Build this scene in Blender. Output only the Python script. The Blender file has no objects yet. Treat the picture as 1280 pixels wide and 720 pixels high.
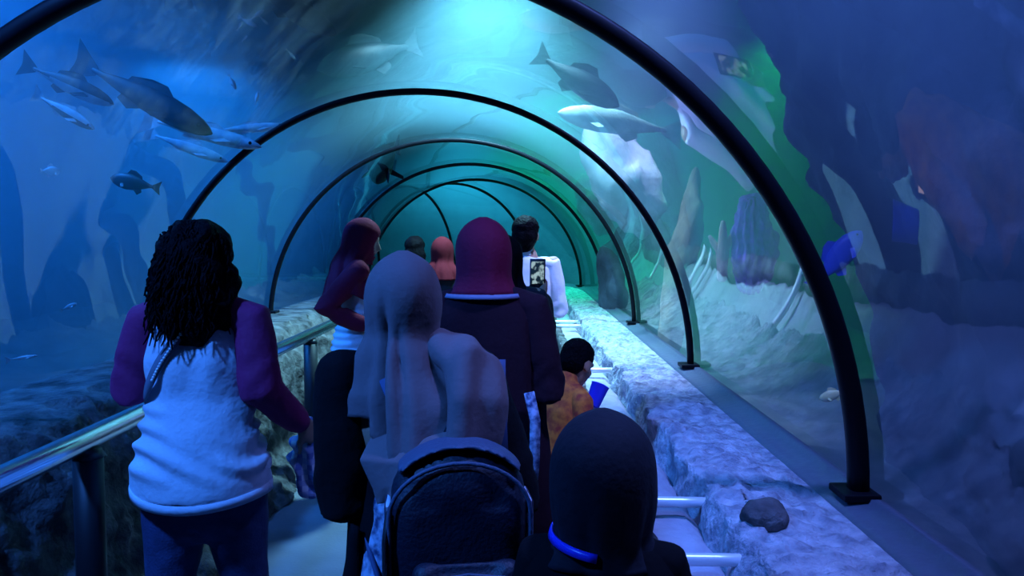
import bpy, bmesh, math, random
import numpy as np
from mathutils import Vector, Matrix, noise

random.seed(7)
SC = bpy.context.scene
COL = SC.collection
R_ = math.radians

# ------------------------------------------------------------------ camera
CAM = Vector((0.0, 0.0, 1.5))
cd = bpy.data.cameras.new('camera')
cam = bpy.data.objects.new('camera', cd)
COL.objects.link(cam)
cam.location = CAM
cam.rotation_euler = (R_(90 - 3.72), 0, R_(0.57))
cd.sensor_width = 36.0
cd.lens = 28.1
cd.clip_start = 0.05
SC.camera = cam

# ------------------------------------------------------------------ world, exposure
w = bpy.data.worlds.new('world')
SC.world = w
w.use_nodes = True
w.node_tree.nodes['Background'].inputs[0].default_value = (0.02, 0.05, 0.16, 1)
w.node_tree.nodes['Background'].inputs[1].default_value = 0.03
SC.view_settings.view_transform = 'Standard'
SC.view_settings.look = 'None'
SC.view_settings.exposure = -0.3
SC.view_settings.gamma = 1.0
SC.cycles.transparent_max_bounces = 16
SC.cycles.max_bounces = 6
SC.cycles.volume_bounces = 0

# lamps over the tank: x, y, z, aim x, aim y, aim z, colour, watt, spot angle, blend, where
LAMPS = [
    (-3.6, 3.8, 3.9, -2.9, 4.4, 1.2, (0.02, 0.24, 1.0), 1800, 110, 0.8, 'blue lamp above the water left of the second rib'),
    (-2.3, 0.2, 3.9, -1.05, 2.3, 1.05, (0.05, 0.24, 1.0), 1700, 50, 0.55, 'blue lamp above the water left of the camera'),
    (-0.2, 6.0, 3.9, -0.3, 6.3, 1.2, (0.36, 0.82, 1.0), 3100, 100, 0.9, 'cyan lamp above the water over the middle of the tunnel'),
    (0.80, 1.7, 3.9, 0.85, 2.3, 0.8, (0.19, 0.27, 1.0), 1050, 60, 0.8, 'violet blue lamp above the water right of the camera'),
    (0.75, 4.3, 3.9, 0.75, 4.9, 0.7, (0.36, 0.40, 1.0), 1700, 46, 0.8, 'lavender lamp above the water over the pale ledge'),
    (0.5, 10.2, 3.9, 0.5, 10.0, 1.0, (0.02, 1.0, 0.45), 1100, 90, 0.8, 'green lamp above the water over the fifth rib'),
    (2.5, 7.6, 3.9, 2.5, 7.6, 1.0, (0.01, 1.0, 0.18), 1100, 80, 0.8, 'green lamp above the water behind the dark rock mass'),
    (-1.0, 14.4, 3.9, -1.0, 14.0, 1.0, (0.05, 0.75, 1.0), 1300, 110, 0.8, 'cyan lamp above the water beyond the bend'),
    (1.8, 12.0, 3.9, 1.8, 12.0, 1.0, (0.05, 0.95, 0.75), 900, 110, 0.8, 'teal lamp above the water right of the bend'),
    (-3.6, 8.6, 3.9, -3.2, 8.6, 1.2, (0.02, 0.28, 1.0), 1600, 110, 0.8, 'blue lamp above the water left of the fourth rib'),
    (1.1, 6.4, 3.9, 0.90, 7.2, 2.0, (0.50, 0.58, 1.0), 1100, 46, 0.6, 'added pale lamp above the water, brightening the big pale rock'),  # extra lamp put in to brighten the pale rock
]

# ------------------------------------------------------------------ helpers
def link(name, me, mat=None, parent=None):
    o = bpy.data.objects.new(name, me)
    COL.objects.link(o)
    if mat is not None:
        if not me.materials:
            me.materials.append(mat)
    if parent is not None:
        o.parent = parent
    return o

def mesh(name, verts, faces, smooth=True):
    me = bpy.data.meshes.new(name)
    me.from_pydata([tuple(map(float, v)) for v in verts], [], [tuple(int(i) for i in f) for f in faces])
    me.update()
    if smooth:
        me.shade_smooth()
    return me

def build(name, verts, faces, mat, parent=None, smooth=True):
    return link(name, mesh(name, verts, faces, smooth), mat, parent)

def tag(o, label=None, cat=None, group=None, kind=None):
    if label: o['label'] = label
    if cat: o['category'] = cat
    if group: o['group'] = group
    if kind: o['kind'] = kind
    return o

def empty(name, loc, rz, label, cat, group=None):
    o = bpy.data.objects.new(name, None)
    o.empty_display_size = 0.1
    COL.objects.link(o)
    o.location = loc
    o.rotation_euler = (0, 0, rz)
    return tag(o, label, cat, group)

def at(px, py, Y):
    """world point seen at pixel (px, py) of the 1280x720 frame, at depth y = Y"""
    f = 1280 * cd.lens / 36.0
    d = cam.rotation_euler.to_matrix() @ Vector(((px - 640) / f, -(py - 360) / f, -1))
    return CAM + d * (Y / d.y)

def join(parts):
    V, F, n = [], [], 0
    for v, f in parts:
        V.extend(v)
        F.extend([tuple(i + n for i in q) for q in f])
        n += len(v)
    return V, F

def tube(pts, rads, n=12, side=None, caps=True):
    pts = [Vector(p) for p in pts]
    rr = [(r, r) if not isinstance(r, (tuple, list)) else r for r in rads]
    m = len(pts)
    tang = []
    for i in range(m):
        a = pts[max(i - 1, 0)]; b = pts[min(i + 1, m - 1)]
        t = (b - a)
        tang.append(t.normalized() if t.length > 1e-9 else Vector((0, 0, 1)))
    if side is None:
        side = Vector((1, 0, 0)) if abs(tang[0].x) < 0.8 else Vector((0, 1, 0))
    u = Vector(side)
    rings = []
    us = []
    for i in range(m):
        u = (u - tang[i] * u.dot(tang[i]))
        u = u.normalized() if u.length > 1e-6 else tang[i].orthogonal().normalized()
        us.append(u.copy())
    seq = []
    if caps:
        r = min(rr[0])
        seq += [(pts[0] - tang[0] * r * 0.86, rr[0], 0.5, 0), (pts[0] - tang[0] * r * 0.5, rr[0], 0.866, 0)]
    for i in range(m):
        seq.append((pts[i], rr[i], 1.0, i))
    if caps:
        r = min(rr[-1])
        seq += [(pts[-1] + tang[-1] * r * 0.5, rr[-1], 0.866, m - 1), (pts[-1] + tang[-1] * r * 0.86, rr[-1], 0.5, m - 1)]
    V, F = [], []
    for p, r, s, i in seq:
        vv = tang[i].cross(us[i])
        for k in range(n):
            a = 2 * math.pi * k / n
            V.append(p + us[i] * (math.cos(a) * r[0] * s) + vv * (math.sin(a) * r[1] * s))
    for j in range(len(seq) - 1):
        for k in range(n):
            k2 = (k + 1) % n
            F.append((j * n + k, j * n + k2, (j + 1) * n + k2, (j + 1) * n + k))
    F.append(tuple(range(n))[::-1])
    b = (len(seq) - 1) * n
    F.append(tuple(b + k for k in range(n)))
    return V, F

def ellip(c, r, rot=None, nu=14, nv=9):
    c = Vector(c)
    V = [Vector((0, 0, -r[2]))]
    F = []
    for j in range(1, nv):
        th = math.pi * j / nv
        for k in range(nu):
            a = 2 * math.pi * k / nu
            V.append(Vector((r[0] * math.sin(th) * math.cos(a), r[1] * math.sin(th) * math.sin(a), -r[2] * math.cos(th))))
    V.append(Vector((0, 0, r[2])))
    for k in range(nu):
        F.append((0, 1 + (k + 1) % nu, 1 + k))
        e = 1 + (nv - 2) * nu
        F.append((len(V) - 1, e + k, e + (k + 1) % nu))
    for j in range(nv - 2):
        for k in range(nu):
            k2 = (k + 1) % nu
            F.append((1 + j * nu + k, 1 + j * nu + k2, 1 + (j + 1) * nu + k2, 1 + (j + 1) * nu + k))
    if rot is not None:
        V = [rot @ v for v in V]
    return [c + v for v in V], F

def box(c, s, rot=None):
    c = Vector(c)
    V = [Vector((sx * s[0] / 2, sy * s[1] / 2, sz * s[2] / 2)) for sx in (-1, 1) for sy in (-1, 1) for sz in (-1, 1)]
    if rot is not None:
        V = [rot @ v for v in V]
    return [c + v for v in V], [(0, 1, 3, 2), (4, 6, 7, 5), (0, 4, 5, 1), (2, 3, 7, 6), (0, 2, 6, 4), (1, 5, 7, 3)]

def bevel(o, wd=0.01, seg=2):
    m = o.modifiers.new('bevel', 'BEVEL')
    m.width = wd; m.segments = seg; m.limit_method = 'ANGLE'
    return o

def fuse(name, parts, voxel, mat, parent=None, smooth=3, disp=None, ratio=None):
    """one continuous surface grown over overlapping closed shapes"""
    V, F = join(parts)
    me = mesh(name, V, F)
    o = bpy.data.objects.new(name, me)
    COL.objects.link(o)
    m = o.modifiers.new('r', 'REMESH'); m.mode = 'VOXEL'; m.voxel_size = voxel; m.adaptivity = 0
    if smooth:
        s = o.modifiers.new('s', 'SMOOTH'); s.factor = 0.5; s.iterations = smooth
    if ratio:
        d = o.modifiers.new('d', 'DECIMATE'); d.ratio = ratio
    dg = bpy.context.evaluated_depsgraph_get()
    m2 = bpy.data.meshes.new_from_object(o.evaluated_get(dg))
    bpy.data.objects.remove(o)
    bpy.data.meshes.remove(me)
    m2.name = name
    m2.materials.clear()
    if disp:
        displace(m2, disp)
    m2.shade_smooth()
    return link(name, m2, mat, parent)

def displace(me, fn):
    n = len(me.vertices)
    co = np.empty(n * 3); me.vertices.foreach_get('co', co); co = co.reshape(-1, 3)
    no = np.empty(n * 3); me.vertex_normals.foreach_get('vector', no); no = no.reshape(-1, 3)
    d = np.array([fn(Vector(c), Vector(k)) for c, k in zip(co, no)])
    co = co + no * d[:, None]
    me.vertices.foreach_set('co', co.reshape(-1))
    me.update()

def nz(p, s=1.0, ofs=0.0):
    return noise.noise(Vector((p[0] * s + ofs, p[1] * s + ofs * 1.7, p[2] * s - ofs)))

def fbm(p, s, octv=4, ofs=0.0):
    a, v = 1.0, 0.0
    for i in range(octv):
        v += a * nz(p, s, ofs + i * 3.1)
        s *= 2.05; a *= 0.5
    return v

# ------------------------------------------------------------------ materials
def mat(name, col, rough=0.6, metal=0.0, spec=0.5, noise_scale=0, noise_mix=0.0, col2=None, bump=0.0, bump_scale=60, sheen=0.0, emit=None, emit_s=0):
    m = bpy.data.materials.new(name)
    m.use_nodes = True
    nt = m.node_tree
    b = nt.nodes['Principled BSDF']
    b.inputs['Base Color'].default_value = (*col, 1)
    b.inputs['Roughness'].default_value = rough
    b.inputs['Metallic'].default_value = metal
    b.inputs['Specular IOR Level'].default_value = spec
    if sheen:
        b.inputs['Sheen Weight'].default_value = sheen
    if emit:
        b.inputs['Emission Color'].default_value = (*emit, 1)
        b.inputs['Emission Strength'].default_value = emit_s
    tc = nt.nodes.new('ShaderNodeTexCoord')
    if noise_scale:
        n = nt.nodes.new('ShaderNodeTexNoise')
        n.inputs['Scale'].default_value = noise_scale
        n.inputs['Detail'].default_value = 6
        nt.links.new(tc.outputs['Object'], n.inputs['Vector'])
        r = nt.nodes.new('ShaderNodeValToRGB')
        r.color_ramp.elements[0].position = 0.35
        r.color_ramp.elements[1].position = 0.65
        c2 = col2 or tuple(c * (1 - noise_mix) for c in col)
        r.color_ramp.elements[0].color = (*c2, 1)
        r.color_ramp.elements[1].color = (*col, 1)
        nt.links.new(n.outputs[0], r.inputs[0])
        nt.links.new(r.outputs[0], b.inputs['Base Color'])
    if bump:
        n = nt.nodes.new('ShaderNodeTexNoise')
        n.inputs['Scale'].default_value = bump_scale
        n.inputs['Detail'].default_value = 5
        nt.links.new(tc.outputs['Object'], n.inputs['Vector'])
        bp = nt.nodes.new('ShaderNodeBump')
        bp.inputs['Strength'].default_value = bump
        bp.inputs['Distance'].default_value = 0.02
        nt.links.new(n.outputs[0], bp.inputs['Height'])
        nt.links.new(bp.outputs[0], b.inputs['Normal'])
    return m

def sheet_mat(name, tint, base, edge, power, rough, bscale, bstr, bdist, stretch=(1, 1, 1), detail=3):
    """clear sheet: what is behind it plus a mirror image that grows towards grazing angles"""
    m = bpy.data.materials.new(name)
    m.use_nodes = True
    nt = m.node_tree
    nt.nodes.clear()
    N = nt.nodes.new
    out = N('ShaderNodeOutputMaterial')
    mix = N('ShaderNodeMixShader')
    tr = N('ShaderNodeBsdfTransparent'); tr.inputs[0].default_value = (*tint, 1)
    gl = N('ShaderNodeBsdfGlossy'); gl.inputs['Roughness'].default_value = rough
    lw = N('ShaderNodeLayerWeight'); lw.inputs['Blend'].default_value = 0.5
    pw = N('ShaderNodeMath'); pw.operation = 'POWER'; pw.inputs[1].default_value = power
    ma = N('ShaderNodeMath'); ma.operation = 'MULTIPLY_ADD'; ma.inputs[1].default_value = edge; ma.inputs[2].default_value = base
    ma.use_clamp = True
    tc = N('ShaderNodeTexCoord'); mp = N('ShaderNodeMapping'); mp.inputs['Scale'].default_value = stretch
    n = N('ShaderNodeTexNoise'); n.inputs['Scale'].default_value = bscale; n.inputs['Detail'].default_value = detail
    bp = N('ShaderNodeBump'); bp.inputs['Strength'].default_value = bstr; bp.inputs['Distance'].default_value = bdist
    L = nt.links.new
    L(tc.outputs['Object'], mp.inputs[0]); L(mp.outputs[0], n.inputs['Vector'])
    L(n.outputs[0], bp.inputs['Height']); L(bp.outputs[0], gl.inputs['Normal'])
    L(lw.outputs['Facing'], pw.inputs[0]); L(pw.outputs[0], ma.inputs[0])
    L(ma.outputs[0], mix.inputs[0]); L(tr.outputs[0], mix.inputs[1]); L(gl.outputs[0], mix.inputs[2])
    L(mix.outputs[0], out.inputs[0])
    return m

M_acrylic = sheet_mat('acrylic', (0.93, 0.97, 1.0), 0.022, 0.50, 2.6, 0.01, 1.3, 0.12, 0.05, (1, 1, 1), 0.5)
M_surface = sheet_mat('rippled_water', (0.8, 0.93, 1.0), 0.06, 0.6, 2.2, 0.06, 2.0, 0.9, 0.10, (1, 0.6, 1))

M_water = bpy.data.materials.new('blue_water')
M_water.use_nodes = True
_nt = M_water.node_tree
_nt.nodes.clear()
_o = _nt.nodes.new('ShaderNodeOutputMaterial')
_sc = _nt.nodes.new('ShaderNodeVolumeScatter'); _sc.inputs['Color'].default_value = (0.45, 0.85, 1, 1); _sc.inputs['Density'].default_value = 0.26; _sc.inputs['Anisotropy'].default_value = 0.35
_ab = _nt.nodes.new('ShaderNodeVolumeAbsorption'); _ab.inputs['Color'].default_value = (0.1, 0.72, 0.95, 1); _ab.inputs['Density'].default_value = 0.13
_ad = _nt.nodes.new('ShaderNodeAddShader')
_nt.links.new(_sc.outputs[0], _ad.inputs[0]); _nt.links.new(_ab.outputs[0], _ad.inputs[1]); _nt.links.new(_ad.outputs[0], _o.inputs['Volume'])
try: M_water.cycles.homogeneous_volume = True
except Exception: pass

M_rib = mat('dark_rib', (0.004, 0.004, 0.008), 0.5, spec=0.15)
M_sill = mat('sill', (0.10, 0.12, 0.16), 0.5, bump=0.2, bump_scale=30)
M_plaster = mat('rough_plaster', (0.55, 0.55, 0.58), 0.9, noise_scale=17, col2=(0.22, 0.23, 0.27), bump=1.0, bump_scale=55)
M_wallrock = mat('wall_rock', (0.16, 0.15, 0.15), 0.9, noise_scale=9, col2=(0.03, 0.028, 0.03), bump=0.9, bump_scale=30)
M_floor = mat('concrete', (0.16, 0.165, 0.19), 0.75, noise_scale=3, col2=(0.12, 0.125, 0.15), bump=0.15)
M_chan = mat('channel_bed', (0.42, 0.42, 0.46), 0.9, noise_scale=11, col2=(0.33, 0.33, 0.38), bump=0.5, bump_scale=25)
M_tankrock = mat('tank_rock', (0.10, 0.13, 0.17), 0.95, noise_scale=2.2, col2=(0.025, 0.033, 0.045), bump=1.0, bump_scale=9)
M_palerock = mat('pale_rock', (0.75, 0.75, 0.80), 0.9, noise_scale=4, col2=(0.42, 0.42, 0.46), bump=0.6, bump_scale=14)
M_brownrock = mat('brown_rock', (0.45, 0.28, 0.18), 0.9, noise_scale=5, col2=(0.22, 0.15, 0.11), bump=0.6, bump_scale=12)
M_sand = mat('sand', (0.15, 0.16, 0.17), 0.95, noise_scale=5, col2=(0.07, 0.08, 0.09), bump=0.4, bump_scale=20)
M_dark = mat('dark_paint', (0.01, 0.012, 0.02), 0.8)
M_steel = mat('steel', (0.62, 0.64, 0.68), 0.22, metal=1.0, bump=0.05, bump_scale=8)
M_bar = mat('bar_metal', (0.85, 0.85, 0.86), 0.35, metal=0.3)
M_black = mat('black_metal', (0.012, 0.012, 0.016), 0.5)

# ------------------------------------------------------------------ tunnel path
AX, RAD, SILL = -0.565, 1.53, 0.774
S0, RC, S_BACK = 10.8, 2.0, -3.0
ARC = RC * R_(86)
S_END = S0 + ARC + 3.0

def path(s):
    """centre of the walkway tunnel, its heading and its right-hand side at run s"""
    if s <= S0:
        return Vector((AX, s, 0)), Vector((0, 1, 0)), Vector((1, 0, 0))
    a = min(s - S0, ARC) / RC
    p = Vector((AX - RC + RC * math.cos(a), S0 + RC * math.sin(a), 0))
    t = Vector((-math.sin(a), math.cos(a), 0)); r = Vector((math.cos(a), math.sin(a), 0))
    if s - S0 > ARC:
        p += t * (s - S0 - ARC)
    return p, t, r

def runs(a, b, step):
    n = max(1, int(math.ceil((b - a) / step)))
    return [a + (b - a) * i / n for i in range(n + 1)]

def sweep(prof, ss, closed=False, fn=None, cap=False):
    """prof: (offset to the right of the path, height) list"""
    V, F = [], []
    m = len(prof)
    for s in ss:
        p, t, r = path(s)
        for x, z in prof:
            q = p + r * x + Vector((0, 0, z))
            if fn: q = fn(q, s, x, z, r)
            V.append(q)
    for i in range(len(ss) - 1):
        for k in range(m if closed else m - 1):
            k2 = (k + 1) % m
            F.append((i * m + k, (i + 1) * m + k, (i + 1) * m + k2, i * m + k2))
    if cap:
        F.append(tuple(range(m)))
        b = (len(ss) - 1) * m
        F.append(tuple(b + k for k in range(m))[::-1])
    return V, F

def dense(prof, step):
    out = []
    for (a, b) in zip(prof[:-1], prof[1:]):
        n = max(1, int(math.ceil(math.hypot(b[0] - a[0], b[1] - a[1]) / step)))
        for i in range(n):
            out.append((a[0] + (b[0] - a[0]) * i / n, a[1] + (b[1] - a[1]) * i / n))
    out.append(prof[-1])
    return out

ARCH = [(RAD * math.cos(math.pi * i / 48), SILL + RAD * math.sin(math.pi * i / 48)) for i in range(49)]
RIBS = [-2.2, 0.0, 2.2, 4.4, 6.6, 8.8, 11.2] + [S0 + RC * R_(38), S0 + RC * R_(66), S0 + ARC + 0.2, S0 + ARC + 1.2, S0 + ARC + 2.2]

# acrylic panels, one per bay
edges = [S_BACK] + RIBS + [S_END]
for i, (a, b) in enumerate(zip(edges[:-1], edges[1:])):
    V, F = sweep(ARCH, runs(a, b, 0.25))
    o = build('window_%d' % (i + 1), V, F, M_acrylic)
    tag(o, kind='structure')

# black ribs between the panels, each bay its own
ORD = ['behind the camera, framing the tunnel entrance', 'directly above the camera, out of sight overhead',
       'nearest and thickest one, sweeping from top left corner to lower right',
       'second from the camera, over the girl with curly hair', 'third from the camera, over the woman by the handrail',
       'fourth from the camera, over the man in the white shirt', 'fifth from the camera, where the tunnel bends left',
       'first one past the bend, seen through glass above maroon hijab', 'second one past the bend, thin and half hidden',
       'third one past the bend, small and far', 'fourth one past the bend', 'last one past the bend']
for i, s in enumerate(RIBS):
    p, t, r = path(s)
    rw, rd = (0.018, 0.022) if i > 2 else (0.026, 0.030)
    V, F = [], []
    N = 64
    pts = []
    for k in range(N + 1):
        a = math.pi * k / N
        pts.append((a, RAD - 0.02))
    sec = []
    for k in range(10):
        b = 2 * math.pi * k / 10
        sec.append((rw * math.copysign(abs(math.cos(b)) ** 0.6, math.cos(b)), rd * math.copysign(abs(math.sin(b)) ** 0.6, math.sin(b))))
    for a, rr in pts:
        for (dr, dt) in sec:
            V.append(r * ((rr + dr) * math.cos(a)) + t * dt + Vector((0, 0, (rr + dr) * math.sin(a))))
    m = len(sec)
    for k in range(N):
        for j in range(m):
            j2 = (j + 1) % m
            F.append((k * m + j, k * m + j2, (k + 1) * m + j2, (k + 1) * m + j))
    F.append(tuple(range(m))[::-1]); F.append(tuple(N * m + j for j in range(m)))
    root = empty('arch_rib', p + Vector((0, 0, SILL)), 0, 'black arched tunnel rib, ' + ORD[i], 'arch', 'tunnel ribs')
    build('rib_tube', V, F, M_rib, root)
    for sgn in (-1, 1):
        ang = math.atan2(r.y, r.x)
        zl = 0.0 if sgn > 0 else 0.086
        v, f = box(r * (sgn * (RAD - 0.03)) + Vector((0, 0, zl + 0.012)), (0.10, 0.12, 0.02), Matrix.Rotation(ang, 3, 'Z'))
        bevel(build('foot_plate', v, f, M_rib, root, False), 0.004)

# ------------------------------------------------------------------ ledges, floor
STEP = 0.035
ss = runs(S_BACK, 0.8, 0.08) + runs(0.8, 5.0, 0.02)[1:] + runs(5.0, 9.0, STEP)[1:] + runs(9.0, S_END, 0.08)[1:]
# right: sill, rough ledge, channel, kerb  (offsets are from the tunnel axis; world x = offset + AX before the bend)
def off(x): return x - AX
prof = dense([(off(0.865), 0.755), (off(0.72), 0.762), (off(0.60), 0.765), (off(0.55), 0.755), (off(0.535), 0.66), (off(0.53), 0.60)], 0.017)
def rough(q, s, x, z, r):
    d = fbm(q, 5.0, 3, 2.0) * 0.016 + abs(fbm(q, 13.0, 3, 9.0)) * 0.030 + max(0.0, fbm(q, 38.0, 2, 6.0) - 0.15) * 0.016 - 0.010
    edge = min(1.0, max(0.0, (off(0.868) - x) / 0.04))
    q = q + Vector((0, 0, d * edge))
    if x < off(0.62):
        q = q + r * (fbm(q, 5.5, 4, 5.0) * 0.035)
    return q
V, F = sweep(prof, ss, fn=rough)
tag(build('trim_1', V, F, M_plaster), 'rough pale plaster ledge along the foot of the right glass', kind='structure')
V, F = sweep([(off(0.985), 0.60), (off(0.985), 0.785), (off(0.955), 0.785), (off(0.95), 0.772), (off(0.89), 0.765), (off(0.866), 0.757), (off(0.862), 0.70)], runs(S_BACK, S_END, 0.2))
tag(build('trim_2', V, F, M_sill), 'smooth dark sill under the right glass', kind='structure')
prof = dense([(off(0.56), 0.655), (off(0.32), 0.655)], 0.03)
def bed(q, s, x, z, r): return q + Vector((0, 0, fbm(q, 6.0, 3, 4.0) * 0.014 - 0.05 * max(0.0, 1 - (off(0.555) - x) / 0.05)))
V, F = sweep(prof, ss, fn=bed)
tag(build('trim_3', V, F, M_chan), 'pale bed of the narrow channel on the right', kind='structure')
prof = dense([(off(0.365), 0.60), (off(0.365), 0.685), (off(0.318), 0.69), (off(0.312), 0.0)], 0.04)
def kerb(q, s, x, z, r): return q + r * (fbm(q, 6.0, 3, 7.0) * 0.012)
V, F = sweep(prof, ss, fn=kerb)
tag(build('wall_right', V, F, M_wallrock), 'low rock wall carrying the channel', kind='structure')
# left: ledge under the glass and the rock face below it
prof = dense([(off(-2.13), 0.70), (off(-2.13), 0.86), (off(-1.82), 0.86), (off(-1.70), 0.82), (off(-1.60), 0.66), (off(-1.55), 0.40), (off(-1.48), 0.22), (off(-1.38), 0.10), (off(-1.34), 0.0)], 0.032)
def rockface(q, s, x, z, r):
    k = 0.3 if x < off(-1.80) else 1.0
    if x < off(-2.05): k = 0.0
    d = (fbm(q, 2.6, 3, 1.0) * 0.07 + abs(fbm(q, 9.0, 3, 6.0)) * 0.05) * k
    return q + r * d + Vector((0, 0, d * 0.25 * k))
V, F = sweep(prof, ss, fn=rockface)
o = build('wall_left', V, F, M_wallrock)
o.data.materials.append(M_plaster)
tag(o, 'dark rock face with a pale ledge under the left glass', kind='structure')
for pl in o.data.polygons:
    c = pl.center
    if pl.normal.z > 0.75 and c.z > 0.78: pl.material_index = 1
V, F = sweep([(off(-1.6), 0.0), (off(-0.5), 0.0), (off(0.35), 0.0)], runs(S_BACK, S_END, 0.3))
tag(build('floor', V, F, M_floor), kind='structure')
for nm, s in (('wall_back', S_BACK + 0.01), ('wall_end', S_END - 0.01)):
    p, t, r = path(s)
    V = [p + r * x + Vector((0, 0, z)) for x, z in ([(-1.6, 0), (0.9, 0), (1.56, 0.6)] + ARCH)]
    tag(build(nm, V, [tuple(range(len(V)))], M_dark, smooth=False), kind='structure')

# ------------------------------------------------------------------ handrail on the left
RX, RZ = -1.27, 0.905
rail = empty('handrail', (RX, 0, 0), 0, 'shiny steel handrail along the rock face on the left of the walkway', 'handrail')
pts = []
for s in runs(S_BACK + 0.1, S_END - 0.3, 0.35):
    p, t, r = path(s)
    pts.append(p + r * off(RX) + Vector((-RX, 0, RZ)))
V, F = tube(pts, [0.034] * len(pts), 16, side=(1, 0, 0))
build('rail_tube', V, F, M_steel, rail)
for s in (-0.2, 2.3, 4.8, 7.3, 9.8, 12.0):
    p, t, r = path(s)
    b = p + r * off(RX) + Vector((-RX, 0, 0))
    V, F = tube([b + Vector((0, 0, 0.0)), b + Vector((0, 0, 0.5)), b + Vector((0, 0, RZ - 0.045))], [0.042, 0.042, 0.042], 12, caps=False)
    po = build('post', V, F, M_black, rail)
    V, F = tube([b + Vector((0, 0, RZ - 0.055)), b + Vector((0, 0, RZ - 0.03))], [0.045, 0.038], 12, caps=False)
    build('saddle', V, F, M_black, po)
    v, f = tube([b + Vector((0, 0, 0.0)), b + Vector((0, 0, 0.015))], [0.06, 0.055], 14, caps=False)
    build('base_flange', v, f, M_black, po)

# ------------------------------------------------------------------ bars laid across the channel on the right
BARS = [(1.93, 'nearest, beside the dark round stone'), (2.36, 'second nearest, beside the child in the dark hood'),
        (4.72, 'third from the camera, beside the boy in orange'), (7.06, 'fourth from the camera, first of a close pair'),
        (7.42, 'fifth from the camera, second of a close pair'), (9.4, 'sixth from the camera'), (11.3, 'last, at the bend')]
for y, w_ in BARS:
    p, t, r = path(y)
    root = empty('cross_bar', (0.44, y, 0.703), random.uniform(-0.05, 0.03), 'pale metal bar across the channel, ' + w_, 'bar', 'bars across the channel')
    V, F = tube([(-0.135, 0, 0), (-0.05, 0, 0.0), (0.05, 0, 0), (0.125, 0, 0)], [0.016] * 4, 14, caps=False)
    bevel(build('bar_tube', V, F, M_bar, root), 0.002, 1)
    for sx in (-0.137, 0.127):
        V, F = tube([(sx - 0.004, 0, 0), (sx + 0.006, 0, 0)], [0.018, 0.018], 14, caps=False)
        build('end_cap', V, F, M_steel, root)

# ------------------------------------------------------------------ tank
TX0, TX1, TY0, TY1, WZ = -7.5, 5.2, -4.0, 17.0, 3.25
cav = [(RAD + 0.012) ]
prof = [((RAD + 0.012) * math.cos(math.pi * i / 40), SILL + (RAD + 0.012) * math.sin(math.pi * i / 40)) for i in range(41)] + [(-(RAD + 0.012), -0.1), (RAD + 0.012, -0.1)]
V, F = sweep(prof, runs(S_BACK - 0.05, S_END + 0.05, 0.25), closed=True, cap=True)
v, f = box(((TX0 + TX1) / 2, (TY0 + TY1) / 2, (WZ - 0.3) / 2), (TX1 - TX0, TY1 - TY0, WZ + 0.3))
f = [q for q in f]
V2, F2 = join([(V, F)])
me_w = mesh('water', *join([(v, f), (V, F)]), smooth=False)
water = link('water', me_w, M_water)
tag(water, 'blue hazy water filling the tank around the tunnel', kind='stuff')
bm = bmesh.new(); bm.from_mesh(me_w)
cavf = [fc for fc in bm.faces if min(x.index for x in fc.verts) >= 8]
boxf = [fc for fc in bm.faces if max(x.index for x in fc.verts) < 8]
bmesh.ops.recalc_face_normals(bm, faces=cavf)
bmesh.ops.recalc_face_normals(bm, faces=boxf)
bmesh.ops.reverse_faces(bm, faces=cavf)
bm.to_mesh(me_w); bm.free()

def grid(x0, x1, y0, y1, nx, ny, zf):
    V = [(x0 + (x1 - x0) * i / nx, y0 + (y1 - y0) * j / ny, 0) for j in range(ny + 1) for i in range(nx + 1)]
    V = [Vector((x, y, zf(x, y))) for x, y, _ in V]
    F = [(j * (nx + 1) + i, j * (nx + 1) + i + 1, (j + 1) * (nx + 1) + i + 1, (j + 1) * (nx + 1) + i) for j in range(ny) for i in range(nx)]
    return V, F
V, F = grid(TX0, TX1, TY0, TY1, 60, 90, lambda x, y: WZ + 0.01 + 0.02 * fbm((x, y, 0), 0.9, 3))
tag(build('water_surface', V, F, M_surface), 'rippled water surface seen from below', kind='stuff')

def bedz(x, y):
    return 0.42 + 0.22 * fbm((x, y, 0), 0.8, 3, 3)
for nm, x0, x1, y1 in (('floor_tank_left', TX0 + 0.05, AX - RAD + 0.02, 10.2), ('floor_tank_right', AX + RAD + 0.0, TX1 - 0.05, 17)):
    V, F = grid(x0, x1, TY0, y1, 60, 110, bedz)
    tag(build(nm, V, F, M_sand), kind='structure')
V, F = grid(TX0 + .05, 0.965, 14.5, TY1, 70, 30, bedz)
tag(build('floor_tank_far', V, F, M_sand), kind='structure')

def rockwall(nm, fn, nu, nv, amp, sc, mt, label=None, kind='structure'):
    V, F = [], []
    for j in range(nv + 1):
        for i in range(nu + 1):
            p, n = fn(i / nu, j / nv)
            d = fbm(p, sc, 5, 2.3) * amp + abs(fbm(p, sc * 3, 3, 8.3)) * amp * 0.35
            V.append(p + n * d)
    for j in range(nv):
        for i in range(nu):
            F.append((j * (nu + 1) + i, j * (nu + 1) + i + 1, (j + 1) * (nu + 1) + i + 1, (j + 1) * (nu + 1) + i))
    return tag(build(nm, V, F, mt), label, kind=kind)
rockwall('wall_tank_left', lambda u, v: (Vector((TX0 + 0.6, TY0 + 21 * u, 3.6 * v)), Vector((1, 0, 0))), 160, 40, 0.35, 0.6, M_tankrock)
rockwall('wall_tank_right', lambda u, v: (Vector((TX1 - 0.8, TY0 + 21 * u, 3.6 * v)), Vector((-1, 0, 0))), 160, 40, 0.5, 0.7, M_tankrock)
rockwall('wall_tank_far', lambda u, v: (Vector((TX0 + 13 * u, TY1 - 0.6, 3.6 * v)), Vector((0, -1, 0))), 120, 40, 0.4, 0.6, M_tankrock)
V, F = grid(TX0 - 1, TX1 + 1, TY0 - 1, TY1 + 1, 2, 2, lambda x, y: 4.6)
tag(build('ceiling', V, F, M_dark), kind='structure')

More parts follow.
